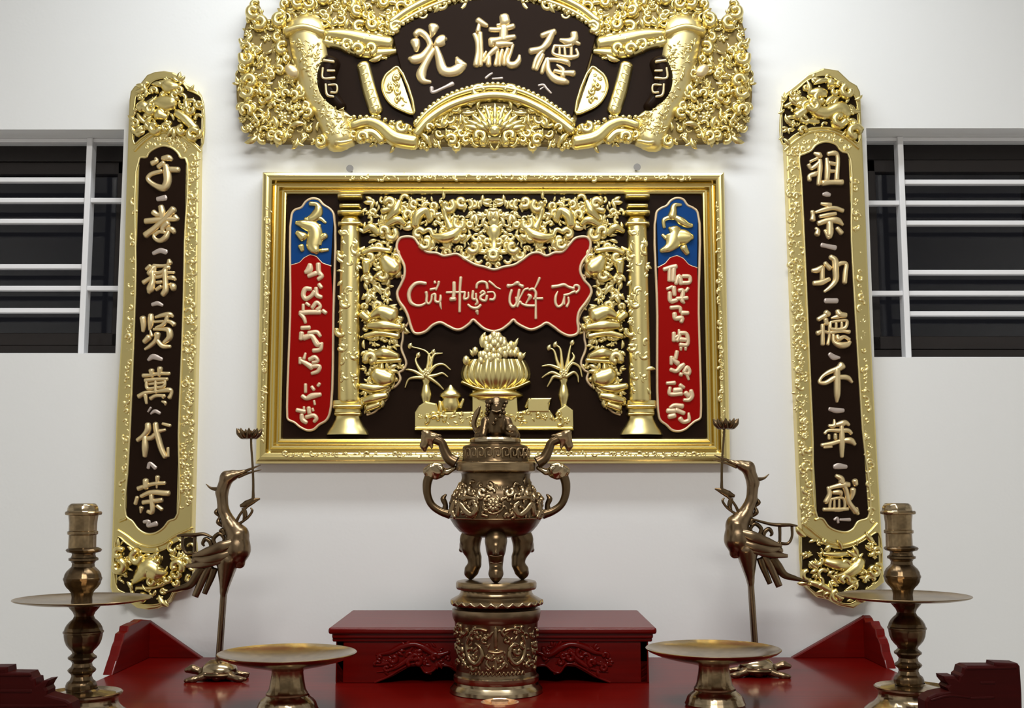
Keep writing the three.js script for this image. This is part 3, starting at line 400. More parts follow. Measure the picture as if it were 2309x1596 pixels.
  for (const m of [0, 1]) {
    const cx = m ? 1271 : 961, vs = part(t, 'vase_carving', laid([turned(cx, [[852, 9], [858, 10], [864, 7], [870, 8], [880, 11], [890, 13], [898, 11], [908, 8], [916, 7], [922, 9], [928, 12]], { deep: 0.8 })], Z), M.gold);
    const stems = m ? '1270 848 1256 815 1248 790 1236 785|1268 846 1266 810 1262 785 1250 778|1272 846 1280 812 1284 790 1288 774|1270 850 1290 820 1306 828 1312 850|1266 850 1245 840 1232 845 1222 852|1266 852 1248 850 1240 862 1234 872|1276 850 1294 840 1302 848 1304 862|1262 832 1240 824 1222 826|1276 830 1294 806 1290 796'
      : '960 848 966 820 968 800 976 795|962 848 972 820 964 795 924 781|958 846 944 828 938 812 942 802|956 850 936 838 922 834 916 834|956 852 934 852 922 856 914 874|966 850 984 846 998 842 1010 850|966 842 984 824 1000 822 1016 834|966 850 988 866 1000 878|970 826 980 800 998 797';
    part(vs, 'flower_spray', laid([...stems.split('|').map((s) => { const p = pairs(s); return ribbon(p.map((q, i) => [...q, 9.5 - 6.5 * i / (p.length - 1)]), 7, 0.8, false, 6); }), ...stems.split('|').slice(0, 3).map((s) => { const p = pairs(s).pop(); return stamp([leaf(14, 10, 0.3, 5)], p[0], p[1] + 6, 1, -1.4, 8)[0]; }), ...stamp(blossom(6, 11), cx, 842, 1, 0.2, 10)], Z), M.goldSoft);
  }
}
for (const [x, y, l] of [[791, 384, 'small grey screw above the gold frame, nearer the board with the peach carving'], [1435, 381, 'small grey screw above the gold frame, nearer the board with the bowl carving']]) {
  const p = onWall(x, y, 0.012), t = thing('hanging_screw', l, 'screw', p);
  part(t, 'shank', new THREE.CylinderGeometry(0.004, 0.004, 0.03, 10).rotateX(Math.PI / 2).translate(p.x, p.y, 0.013), M.screw);
  part(t, 'head', new THREE.CylinderGeometry(0.011, 0.009, 0.007, 14).rotateX(Math.PI / 2).translate(p.x, p.y, 0.03), M.screw);
}

// ================================================================ THE TWO VERTICAL BOARDS
function board(label, cx, d) {
  const out = pairs(d.out), t = thing('couplet_board', label, 'couplet board', onWall(cx, 1370, 0), 'tall gold couplet boards on the altar wall');
  part(t, 'board_body', lay(slab(out, 30, 4), 0.001), M.gold);
  const Z = 0.039;
  const k = part(t, 'black_field', laid([slab(pairs(d.black), 2, 0.5)], Z), M.black);
  part(k, 'field_rim', laid([rim(pairs(d.black), 6, 6)], Z), M.goldSoft);
  d.signs.forEach(([crop, s], i) => part(k, 'lettering', laid(strokes(s, crop, 9, 1.15), Z + 0.002), M.letter));
  d.marks.forEach(([crop, s]) => part(k, 'caption_mark', laid(strokes(s, crop, 3), Z + 0.002), M.caption));
  for (const [nm, z, sd] of [['crown_carving', d.top, 81], ['foot_carving', d.foot, 87]]) {
    const poly = pairs(z), c = part(t, nm, laid([slab(poly, 1.5, 0.4)], Z - 0.0005), M.ground);
    part(c, 'carved_foliage', laid([rim(poly, 5, 7), filigree(poly, { step: 19, size: 12, lift: 6, seed: sd + d.seed, hk: 1 }), filigree(poly, { step: 34, size: 18, kinds: [0, 1, 4, 5, 9], h0: 3, lift: 5, seed: sd + 2 + d.seed })], Z), M.gold, { kind: 'stuff' });
    if (nm === 'crown_carving') part(c, 'beast_carving', laid(strokes(d.beast, d.bc, 14), Z + 0.003), M.gold); else part(c, 'fruit_carving', laid(strokes(d.fruit, d.fc, 22), Z + 0.003), M.gold);
  }
  d.bands.forEach((b, i) => part(t, 'fret_carving', laid([filigree(pairs(b), { step: 9.5, size: 8.2, kinds: [0, 1, 2, 3, 6, 9], lift: 0.8, hk: 0.9, seed: 93 + i + d.seed })], Z - 0.002), M.goldSoft, { kind: 'stuff' }));
  part(t, 'band_molding', laid(d.arcs.map((a) => ribbon(pairs(a).map((p) => [...p, 7]), 7, 0.8)), Z), M.gold);
}
{
  const C1 = [310, 330, 6.382], C2 = [300, 580, 6.65], C3 = [290, 800, 6.385], C4 = [280, 1040, 4.694];
  board('tall gold board with seven characters on black and a peach carved at its foot', 350, {
    seed: 0,
    out: '300 235 303 215 312 203 325 197 340 178 358 171 378 169 398 172 414 180 427 197 440 203 455 214 458 232 455 450 452 700 447 930 438 1318 425 1328 400 1335 388 1357 365 1369 343 1372 318 1368 300 1355 285 1345 262 1335 258 1320 272 930 286 700 293 450',
    black: '315 357 330 355 336 345 350 335 370 329 390 335 403 347 408 356 420 359 417 548 414 700 404 960 398 1166 381 1175 369 1190 350 1202 331 1203 313 1193 299 1175 285 1163 289 1050 294 960 306 650',
    top: '303 325 320 312 345 297 375 292 405 297 430 312 453 333 455 222 440 210 425 203 410 186 378 176 345 184 328 203 310 212 304 235',
    foot: '266 1210 285 1224 310 1240 340 1245 370 1239 395 1222 436 1206 433 1318 395 1330 380 1352 343 1364 312 1358 285 1338 264 1325',
    bands: ['427 352 446 352 440 700 430 1140 406 1160 412 960 422 700', '304 400 309 400 299 700 287 1000 279 1160 274 1160 284 900 294 650', '318 340 345 315 375 304 405 312 440 342 425 350 405 335 375 320 350 325 330 343'],
    arcs: ['304 340 322 322 348 303 375 298 402 303 430 320 453 342', '266 1195 285 1207 310 1225 340 1232 368 1226 395 1208 436 1190', '270 1175 284 1170'],
    beast: '500 150 60 560 180 140 640 190 80|440 330 80 520 330 150 600 330 130|470 430 120 540 460 60|700 310 40 790 310 40 800 380 40|300 380 90 340 360 110 400 430 60|640 420 80 720 480 100 800 560 80|280 620 50 320 560 60', bc: [240, 150, 3.992],
    fruit: '90 1290 40 200 1180 180 270 1130 260 360 1180 200 450 1180 60|270 1010 60 270 1080 120|330 980 40 380 1010 40 360 1060 30|130 1340 40 320 1335 40 460 1280 40', fc: C4,
    signs: [
      [C1, '260 170 40 280 210 60 210 250 70|360 175 60 450 170 90 490 190 60|380 240 70 300 300 60|410 280 80 430 400 110 430 520 110 380 600 100 250 560 70 150 470 60 190 410 60 350 360 60|470 335 80 590 340 80'],
      [C1, '340 870 80 360 960 90 350 1050 70|230 950 80 300 990 70 380 970 70|120 1080 80 220 1070 80 400 1050 70 570 1050 60|520 910 100 400 1040 80 250 1180 80 120 1280 90|540 1010 70 580 1050 60|440 1110 90 370 1170 70 360 1220 60|250 1270 50 320 1230 50 400 1240 50|430 1190 60 500 1200 80 530 1240 60|450 1230 60 400 1320 80 310 1360 60 240 1310 50 240 1260 40'],
      [C2, '540 40 50 550 90 90|200 180 50 260 130 60|310 130 60 440 130 50 540 120 50|250 250 90 310 150 70|160 380 70 220 340 60 330 270 60|290 220 80 300 350 80 260 480 110 240 530 60|330 140 60 330 230 50 440 220 60 520 150 60 550 160 50|350 300 50 440 280 50 470 240 60|480 200 80 490 380 80 490 500 90 450 560 80|360 380 50 430 370 50|350 490 50 420 440 60|520 230 50 620 230 40|520 310 50 600 310 70 640 340 40|560 400 50 600 440 100 610 480 80'],
      [C2, '150 910 90 160 1020 80 150 1110 50|270 870 80 270 980 90 250 1090 40|340 900 40 440 870 60 560 860 70 600 890 40|320 970 40 460 960 40 560 970 60 620 1010 70|520 880 60 470 1000 60 340 1060 40|260 1100 30 280 1180 60|310 1080 40 440 1080 50 540 1100 90 550 1200 90 470 1280 60|370 1150 90 350 1240 70 260 1330 60 180 1380 40|240 1200 90 170 1270 70|360 1240 60 440 1330 70 560 1340 50'],
      [C3, '330 225 80 340 310 50|455 195 80 440 300 50|210 300 60 330 290 50 430 270 50 590 270 50|240 370 60 420 350 50 560 350 50|260 380 50 270 480 50 400 470 40 510 450 50 530 360 40|390 340 40 390 540 50|300 420 40 500 400 40|150 600 70 240 550 60 380 530 40 600 510 70 620 540 50 590 620 60|240 570 60 260 700 40|320 630 60 390 590 50 520 590 50|520 590 50 490 610 50|480 670 30 530 690 50 530 720 30'],
      [C3, '280 1000 80 280 1080 90 220 1160 70 130 1230 60|240 1180 70 240 1330 90 235 1460 60|390 990 70 400 1080 80 430 1200 80 480 1370 80 530 1470 70|260 1210 60 340 1190 70 420 1110 60 530 1080 40|490 990 40 600 1020 50|570 1340 40 570 1460 40'],
      [C4, '230 200 60 230 280 60|355 165 50 345 280 20|150 290 50 300 240 40 430 230 40|180 370 40 280 330 50 470 340 60|140 380 40 120 450 40|200 435 45 400 410 50|290 360 50 295 540 50 250 530 40|185 490 50 175 545 20|350 470 40 400 510 40'],
    ],
    marks: [[C1, '290 760 70 400 740 90'], [C1, '230 1540 60 330 1500 80 410 1520 80'], [C2, '290 710 60 370 690 70 440 720 50'], [C2, '230 1540 50 300 1490 90 430 1530 60'], [C3, '280 820 30 320 760 40|320 850 30 380 810 60 450 840 50'], [C4, '255 70 40 270 20 40 330 70 50'], [C4, '210 640 40 260 640 50 250 680 40 340 660 60']],
  });
  const D0 = [1720, 150, 3.992], D1 = [1800, 330, 6.385], D2 = [1810, 570, 6.385], D3 = [1820, 800, 6.14], D4 = [1800, 1040, 4.56];
  board('tall gold board with seven characters on black and a fruit bowl carved at its foot', 1895, {
    seed: 20,
    out: '1761 232 1762 217 1772 210 1790 196 1813 177 1850 163 1883 168 1908 192 1925 202 1932 216 1940 400 1950 640 1960 850 1985 1310 1960 1330 1945 1350 1916 1369 1885 1363 1858 1349 1835 1344 1812 1322 1804 1300 1785 850 1776 600 1768 400',
    black: '1803 352 1813 347 1828 340 1840 327 1860 320 1883 325 1898 342 1913 348 1920 548 1944 960 1958 1165 1934 1176 1923 1192 1910 1199 1888 1197 1868 1187 1855 1170 1842 1165 1831 960 1813 548 1806 400',
    top: '1765 325 1790 306 1820 292 1850 288 1880 291 1910 305 1935 322 1930 225 1920 210 1902 198 1880 176 1850 171 1818 184 1795 204 1775 216 1764 236',
    foot: '1808 1202 1825 1210 1850 1222 1880 1234 1910 1234 1940 1222 1962 1208 1980 1200 1982 1305 1956 1326 1940 1346 1914 1361 1885 1355 1860 1341 1838 1336 1818 1318 1809 1300',
    bands: ['1778 362 1794 354 1804 548 1820 960 1832 1160 1812 1180 1794 850 1782 600', '1924 400 1931 400 1945 700 1960 1000 1970 1180 1962 1180 1948 900', '1775 345 1810 312 1850 300 1890 306 1930 340 1915 345 1890 320 1855 314 1825 330 1800 350'],
    arcs: ['1768 340 1795 316 1822 300 1850 295 1880 298 1910 313 1936 335', '1808 1180 1825 1192 1850 1212 1880 1226 1905 1228 1935 1218 1960 1200 1978 1180', '1838 1172 1846 1168'],
    beast: '600 150 100 640 160 60|420 240 60 500 240 110 560 250 80|420 350 90 500 410 120 580 420 120 700 380 140 760 440 90|300 450 90 380 390 80 440 300 60|200 360 40 260 330 40|730 240 50 790 250 50|780 350 40 800 400 40|400 490 50 500 500 40', bc: D0,
    fruit: '260 950 50 420 960 70 530 940 40|280 1030 90 400 1060 130 540 1070 90|400 1180 60 500 1150 120 600 1080 150 640 1020 110|330 1170 40 400 1240 50|120 1240 60 220 1270 90 330 1330 80 430 1400 120|490 1320 40 580 1260 50|700 880 50 760 900 60', fc: D4,
    signs: [
      [D1, '230 100 40 300 130 80 330 150 50|170 220 40 280 170 40|150 270 60 180 320 50 240 290 60 310 230 60|310 200 60 310 330 70 290 550 60|160 490 60 160 430 60 240 400 70 300 370 40|430 110 60 520 100 70 560 130 60 550 480 70|410 180 50 420 330 80 410 490 70|440 240 60 540 260 50|440 360 60 540 360 40|350 530 80 480 520 70 630 520 80'],
      [D1, '330 825 40 420 840 60 470 840 50|430 840 50 420 890 40|200 940 60 210 1000 60 205 1060 80|250 950 40 380 910 60 520 890 60 640 930 60|310 1010 50 420 990 60 540 970 50|290 1110 70 430 1070 80 560 1070 90 640 1130 40|450 1100 90 450 1260 100 440 1310 70 380 1210 40|250 1180 40 280 1210 60 270 1270 80|560 1180 60 620 1250 70'],
      [D2, '140 260 60 210 250 80 280 210 70|280 210 70 280 400 70|160 440 70 260 430 80 380 380 60|320 150 60 390 230 70|400 60 70 460 110 90 470 250 90 470 400 80 390 500 60 310 560 40|490 180 70 560 150 60 620 160 60 610 300 70 600 430 70'],
      [D2, '330 860 80 370 890 80|330 900 70 220 960 60|330 960 70 340 1030 60|210 1160 70 290 1130 50 380 1160 40|285 1040 60 285 1320 60|380 1010 40 380 1200 40 360 1320 50|500 840 70 530 890 90 620 900 70|410 940 30 500 920 60 620 890 50|400 1000 40 520 980 40 630 980 50 610 1080 50 400 1090 50 400 1000 40|480 1010 40 480 1090 40|560 1000 40 560 1090 40|400 1150 50 560 1130 40 670 1140 60|440 1180 50 450 1280 60 540 1330 90 640 1320 80 680 1280 50|500 1190 50 510 1240 70 600 1210 50 670 1250 50'],
      [D3, '480 150 110 430 190 80 300 240 60 200 310 40 170 380 50 250 390 60 380 320 70 480 310 70 560 320 70 620 380 40|410 200 90 415 400 90 415 560 80 410 650 40'],
      [D3, '375 900 30 370 980 60 300 980 40|400 970 50 480 950 80 530 940 70 580 970 40|240 1090 40 280 1050 40 460 1050 60 570 1050 60 610 1090 50|300 1110 40 300 1160 40|390 1100 50 390 1160 50|200 1250 50 330 1230 60 480 1190 60 600 1190 90 660 1240 50|230 1280 40 340 1270 40|475 980 60 480 1200 80 480 1410 50'],
      [D4, '390 150 40 440 180 60 450 230 60|310 280 40 370 260 40 470 240 60 520 240 50|440 200 60 490 300 50 520 420 50 590 520 60|600 480 30 610 540 40|580 200 60 590 240 50|560 290 60 560 330 50 540 390 30|310 270 40 320 340 50 280 420 50|360 320 40 430 320 50 440 350 30|330 390 30 330 490 30 470 490 30 460 380 30 330 390 30|370 390 25 370 480 25|420 390 25 420 480 25|260 495 40 380 495 40 510 490 35'],
    ],
    marks: [[D1, '360 690 50 410 690 80 450 700 60'], [D1, '340 1420 70 430 1440 70 530 1460 80'], [D2, '330 690 80 420 690 80 490 690 80'], [D2, '390 1460 70 440 1500 90 530 1510 40'], [D3, '310 750 60 400 770 80 500 770 60'], [D3, '380 1550 70 430 1540 90 540 1550 60'], [D4, '370 600 30 400 580 30 410 630 30|430 600 30 530 600 40']],
  });
}

// ================================================================ THE ALTAR
const altarL = onLevel(318, 1487).x, altarR = onLevel(1952, 1480).x, FRONT = 1.22, BACK = 0.012;
{
  const t = thing('altar_table', 'long glossy red lacquered altar table with carved upturned corners', 'altar', V((altarL + altarR) / 2, 0, 0.6));
  part(t, 'table_top', box(altarL, altarR, TABLE - 0.05, TABLE, BACK, FRONT, 0.008), M.lacquer);
  part(t, 'apron', [box(altarL + 0.05, altarR - 0.05, TABLE - 0.22, TABLE - 0.05, FRONT - 0.07, FRONT - 0.04, 0.006), box(altarL + 0.05, altarR - 0.05, TABLE - 0.22, TABLE - 0.05, BACK + 0.03, BACK + 0.06, 0.006), box(altarL + 0.05, altarL + 0.08, TABLE - 0.22, TABLE - 0.05, BACK + 0.05, FRONT - 0.05, 0.006), box(altarR - 0.08, altarR - 0.05, TABLE - 0.22, TABLE - 0.05, BACK + 0.05, FRONT - 0.05, 0.006)], M.lacquer);
  for (const x of [altarL + 0.09, altarR - 0.09]) for (const z of [BACK + 0.08, FRONT - 0.08]) {
    const l = [[0.06, 1.0], [0.065, 0.8], [0.05, 0.55], [0.04, 0.25], [0.055, 0.08], [0.06, 0.0]].map(([r, y]) => new THREE.Vector2(r, y)).reverse();
    part(t, 'leg', new THREE.LatheGeometry(l, 20).translate(x, 0, z), M.lacquer);
  }
  const tri = (pts, z) => { const sh = new THREE.Shape(pts.map((p) => new THREE.Vector2(p.x, p.y))); return new THREE.ExtrudeGeometry(sh, { depth: 0.02, bevelEnabled: true, bevelSize: 0.003, bevelThickness: 0.003, bevelOffset: -0.003, bevelSegments: 2 }).translate(0, 0, z); };
  const side = (pts, x) => { const sh = new THREE.Shape(pts.map((p) => new THREE.Vector2(-p.z, p.y))); return new THREE.ExtrudeGeometry(sh, { depth: 0.02, bevelEnabled: true, bevelSize: 0.003, bevelThickness: 0.003, bevelOffset: -0.003, bevelSegments: 2 }).rotateY(Math.PI / 2).translate(x, 0, 0); };
  for (const r of [0, 1]) {
    const X = r ? altarR - 0.006 : altarL + 0.006, z = 0.022;
    const top = r ? onWall(1945, 1387, z) : onWall(325, 1398, z), end = r ? onWall(1784, 1478, z) : onWall(457, 1490, z);
    part(t, 'corner_board', tri([V(X, TABLE, 0), V(end.x, TABLE, 0), V(end.x + (r ? 0.01 : -0.01), TABLE + 0.006, 0), V(X, top.y, 0)], z - 0.008), M.lacquer);
    const px = r ? pairs('1945 1387 1953 1393 1957 1402 1968 1400 1972 1410 1979 1418 1981 1432 1986 1440 1990 1452 1993 1470 2000 1488 2005 1506') : pairs('325 1398 315 1396 306 1402 297 1405 285 1411 283 1422 275 1428 272 1444 267 1456 262 1476 257 1490 248 1513');
    const pts = px.map((p) => onSide(p[0], p[1], X)); pts[0].z = z; pts[0].y = top.y;
    for (let i = 1; i < pts.length; i++) pts[i].z = Math.max(z + 0.003 * i, pts[i].z);
    pts.at(-1).y = TABLE; pts.push(V(X, TABLE, z));
    part(t, 'end_board', side(pts, r ? X - 0.004 : X - 0.016), M.lacquer);
  }
}
// low chest at the back of the altar
const CH = { z1: onLevel(1110, 1540).z, y: 0 };
CH.y = onWall(1110, 1415, CH.z1 + 0.02).y; CH.z0 = onLevel(1110, 1375, CH.y).z;
{
  const z1 = CH.z1, zl = z1 + 0.02, xl = onWall(740, 1413, zl).x, xr = onWall(1481, 1413, zl).x, bl = onWall(757, 1480, z1).x, br = onWall(1462, 1480, z1).x, top = CH.y, cz = (z1 + CH.z0) / 2;
  const t = thing('altar_chest', 'low dark red wooden stand with a carved apron at the back of the altar', 'stand', V((bl + br) / 2, TABLE, cz));
  part(t, 'top_board', [box(xl, xr, top - 0.016, top, CH.z0, zl, 0.006), box(xl + 0.008, xr - 0.008, top - 0.028, top - 0.012, CH.z0 + 0.004, zl - 0.008, 0.005), box((xl + bl) / 2, (xr + br) / 2, top - 0.036, top - 0.022, CH.z0 + 0.006, zl - 0.014, 0.004)], M.lacquer);
  for (const [a, b] of [[bl, bl + 0.022], [br - 0.022, br]]) part(t, 'side_board', box(a, b, TABLE, top - 0.03, CH.z0 + 0.01, z1, 0.003), M.lacquer);
  part(t, 'back_board', box(bl + 0.02, br - 0.02, TABLE, top - 0.03, CH.z0 + 0.01, CH.z0 + 0.03), M.lacquerDark);
  // front apron with scalloped openings
  const P = (px, py) => { const v = onWall(px, py, z1); return [v.x, Math.max(TABLE, v.y)]; }, left = pairs('757 1545 820 1545 842 1541 860 1534 882 1527 904 1514 924 1503 942 1502 950 1507 956 1515 962 1520 972 1521 978 1510 992 1503 1012 1504 1026 1514 1036 1528 1046 1538 1060 1543');
  const pts = [...left, ...left.map(([x, y]) => [2221 - x, y]).reverse()], sh = new THREE.Shape([...pts.map((p) => P(...p)), [br, top - 0.03], [bl, top - 0.03]].map((p) => new THREE.Vector2(...p)));
  const ap = part(t, 'front_apron', new THREE.ExtrudeGeometry(sh, { depth: 0.018, bevelEnabled: true, bevelSize: 0.002, bevelThickness: 0.002, bevelOffset: -0.002, bevelSegments: 2 }).translate(0, 0, z1 - 0.02), M.lacquer);
  const dr = pairs('1040 1535 1026 1508 1008 1500 990 1500 975 1512 960 1516 944 1497 924 1498 900 1510 878 1524 845 1538'), sc = z1 + 0.0;
  const onFront = (g) => { const s = perPixel(1480, z1) / S, q = g.index ? g.toNonIndexed() : g, p = q.attributes.position; for (let i = 0; i < p.count; i++) { const v = onWall(p.getX(i), p.getY(i), z1); p.setXYZ(i, v.x, v.y, z1 + p.getZ(i) * S * s); } q.deleteAttribute('normal'); if (q.attributes.uv) q.deleteAttribute('uv'); const w = mergeVertices(q, 1e-6); w.computeVertexNormals(); return w; };
  for (const m of [0, 1]) {
    const f = (p) => m ? mirrored(p, 1110.5) : p;
    part(ap, 'dragon_carving', [ribbon(f(dr.map((p) => [...p, 6])), 6), ribbon(f([[848, 1476, 5], [880, 1470, 12], [905, 1458, 16], [935, 1452, 14], [960, 1462, 18], [985, 1476, 16], [1012, 1470, 10]]), 8), ribbon(f([[850, 1515, 4], [885, 1508, 8], [915, 1490, 14], [930, 1474, 10]]), 7), ribbon(f([[842, 1500, 5], [870, 1496, 9], [896, 1484, 9]]), 6), ...filigree(f(pairs('850 1465 900 1452 950 1448 1010 1462 1024 1495 990 1496 960 1508 940 1492 905 1502 860 1520 845 1500')), { step: 15, size: 12, lift: 3, seed: 111 + m, hk: 0.7 })].map(onFront), M.lacquer, { kind: 'stuff' });
  }
}

// ================================================================ INCENSE BURNER AND ITS PEDESTAL
const BX = 1119, bz = CH.z1 + 0.125, bs = perPixel(1350, bz), bY = (py) => onWall(BX, py, bz).y, bXw = onWall(BX, 1400, bz).x;
const bottomRow = (() => { let r = 1600; while (onWall(BX, r, bz).y < TABLE) r -= 0.25; return r; })();
// bends a relief that was drawn in pixels round a turned body: prof gives the half width at each row
function wrap(list, prof, zc = bz, cx = BX) {
  const rad = (py) => { for (let i = 0; i < prof.length - 1; i++) { const [a, u] = prof[i], [b, w] = prof[i + 1]; if ((py - a) * (py - b) <= 0 && a !== b) return u + (w - u) * (py - a) / (b - a); } return prof[0][1]; };
  return list.flat(9).map((g) => {
    const q = g.index ? g.toNonIndexed() : g.clone(), p = q.attributes.position;
    for (let i = 0; i < p.count; i++) { const py = p.getY(i), s = perPixel(py, zc), R = rad(py), a = (p.getX(i) - cx) / Math.max(R, 20), r = (R + p.getZ(i)) * s; p.setXYZ(i, onWall(cx, py, zc).x + Math.sin(a) * r, onWall(cx, py, zc).y, zc + Math.cos(a) * r); }
    q.deleteAttribute('normal'); if (q.attributes.uv) q.deleteAttribute('uv'); const w = mergeVertices(q, 1e-7); w.computeVertexNormals(); return w;
  });
}
{
  const t = thing('burner_pedestal', 'round bronze drum with dragons in relief carrying the incense burner', 'pedestal', V(bXw, TABLE, bz));
  const drum = [[1505, 90], [1480, 90], [1440, 91], [1400, 94]];
  part(t, 'drum', lathe(BX, 1450, bz, [[1524, 92], [1516, 91], [1508, 89], ...drum, [1397, 96], [1388, 99], [1376, 100], [1371, 99], [1370, 95], [1372, 88]]), M.statue);
  part(t, 'base_ring', lathe(BX, 1550, bz, [[bottomRow, 0], [bottomRow, 99], [bottomRow - 6, 103], [1558, 105], [1550, 104], [1544, 99], [1540, 95], [1534, 94], [1530, 96], [1526, 97], [1521, 96], [1518, 92]]), M.brass);
  part(t, 'neck', lathe(BX, 1360, bz, [[1373, 88], [1368, 90], [1362, 101], [1357, 104], [1351, 103], [1347, 96], [1341, 85], [1335, 81], [1330, 80], [1327, 84]]), M.bronze);
  part(t, 'top_disc', lathe(BX, 1318, bz, [[1328, 80], [1327, 89], [1323, 91], [1314, 91], [1310, 89], [1309, 85], [1308.5, 0]]), M.bronze);
  part(t, 'dragon_relief', wrap([
    ...[1, -1].map((m) => [ribbon([[BX - m * 62, 1425, 8], [BX - m * 70, 1445, 9], [BX - m * 62, 1475, 12], [BX - m * 44, 1486, 13], [BX - m * 30, 1470, 12], [BX - m * 34, 1450, 9], [BX - m * 46, 1440, 6]], 8), ribbon([[BX - m * 20, 1412, 8], [BX - m * 40, 1408, 9], [BX - m * 56, 1416, 8]], 7), ribbon([[BX - m * 12, 1495, 8], [BX - m * 20, 1484, 8], [BX - m * 16, 1474, 6]], 7), ...stamp(blossom(5, 9), BX - m * 46, 1414, 1, 0.3, 2), ...stamp([MOTIFS[0][0]], BX - m * 24, 1432, 11, m), ...stamp([MOTIFS[1][0]], BX - m * 78, 1490, 11, m)]),
    ribbon([[BX, 1405, 8], [BX, 1425, 10], [BX, 1448, 9]], 8), ribbon([[BX - 16, 1457, 6], [BX, 1460, 9], [BX + 16, 1457, 6]], 7), ribbon([[BX, 1470, 8], [BX, 1500, 9]], 8),
    ...Array.from({ length: 14 }, (_, i) => ribbon([[BX - 62 + i * 9.5, 1508, 4], [BX - 58 + i * 9.5, 1502, 4], [BX - 55 + i * 9.5, 1510, 4]], 4)),
    ...filigree(pairs(`${BX - 135} 1403 ${BX + 135} 1403 ${BX + 130} 1500 ${BX - 130} 1500`), { step: 18, size: 10, kinds: [0, 1, 2, 3, 4, 5], lift: 0.6, hk: 0.6, seed: 151 }),
  ], [[1520, 91], ...drum]), M.bronze);
  part(t, 'swag_relief', wrap(Array.from({ length: 12 }, (_, i) => [ribbon([[BX - 130 + i * 24, 1352, 5], [BX - 118 + i * 24, 1360, 6], [BX - 106 + i * 24, 1352, 5]], 5)]), [[1366, 99], [1357, 104], [1350, 102], [1345, 92]]), M.brass);
}
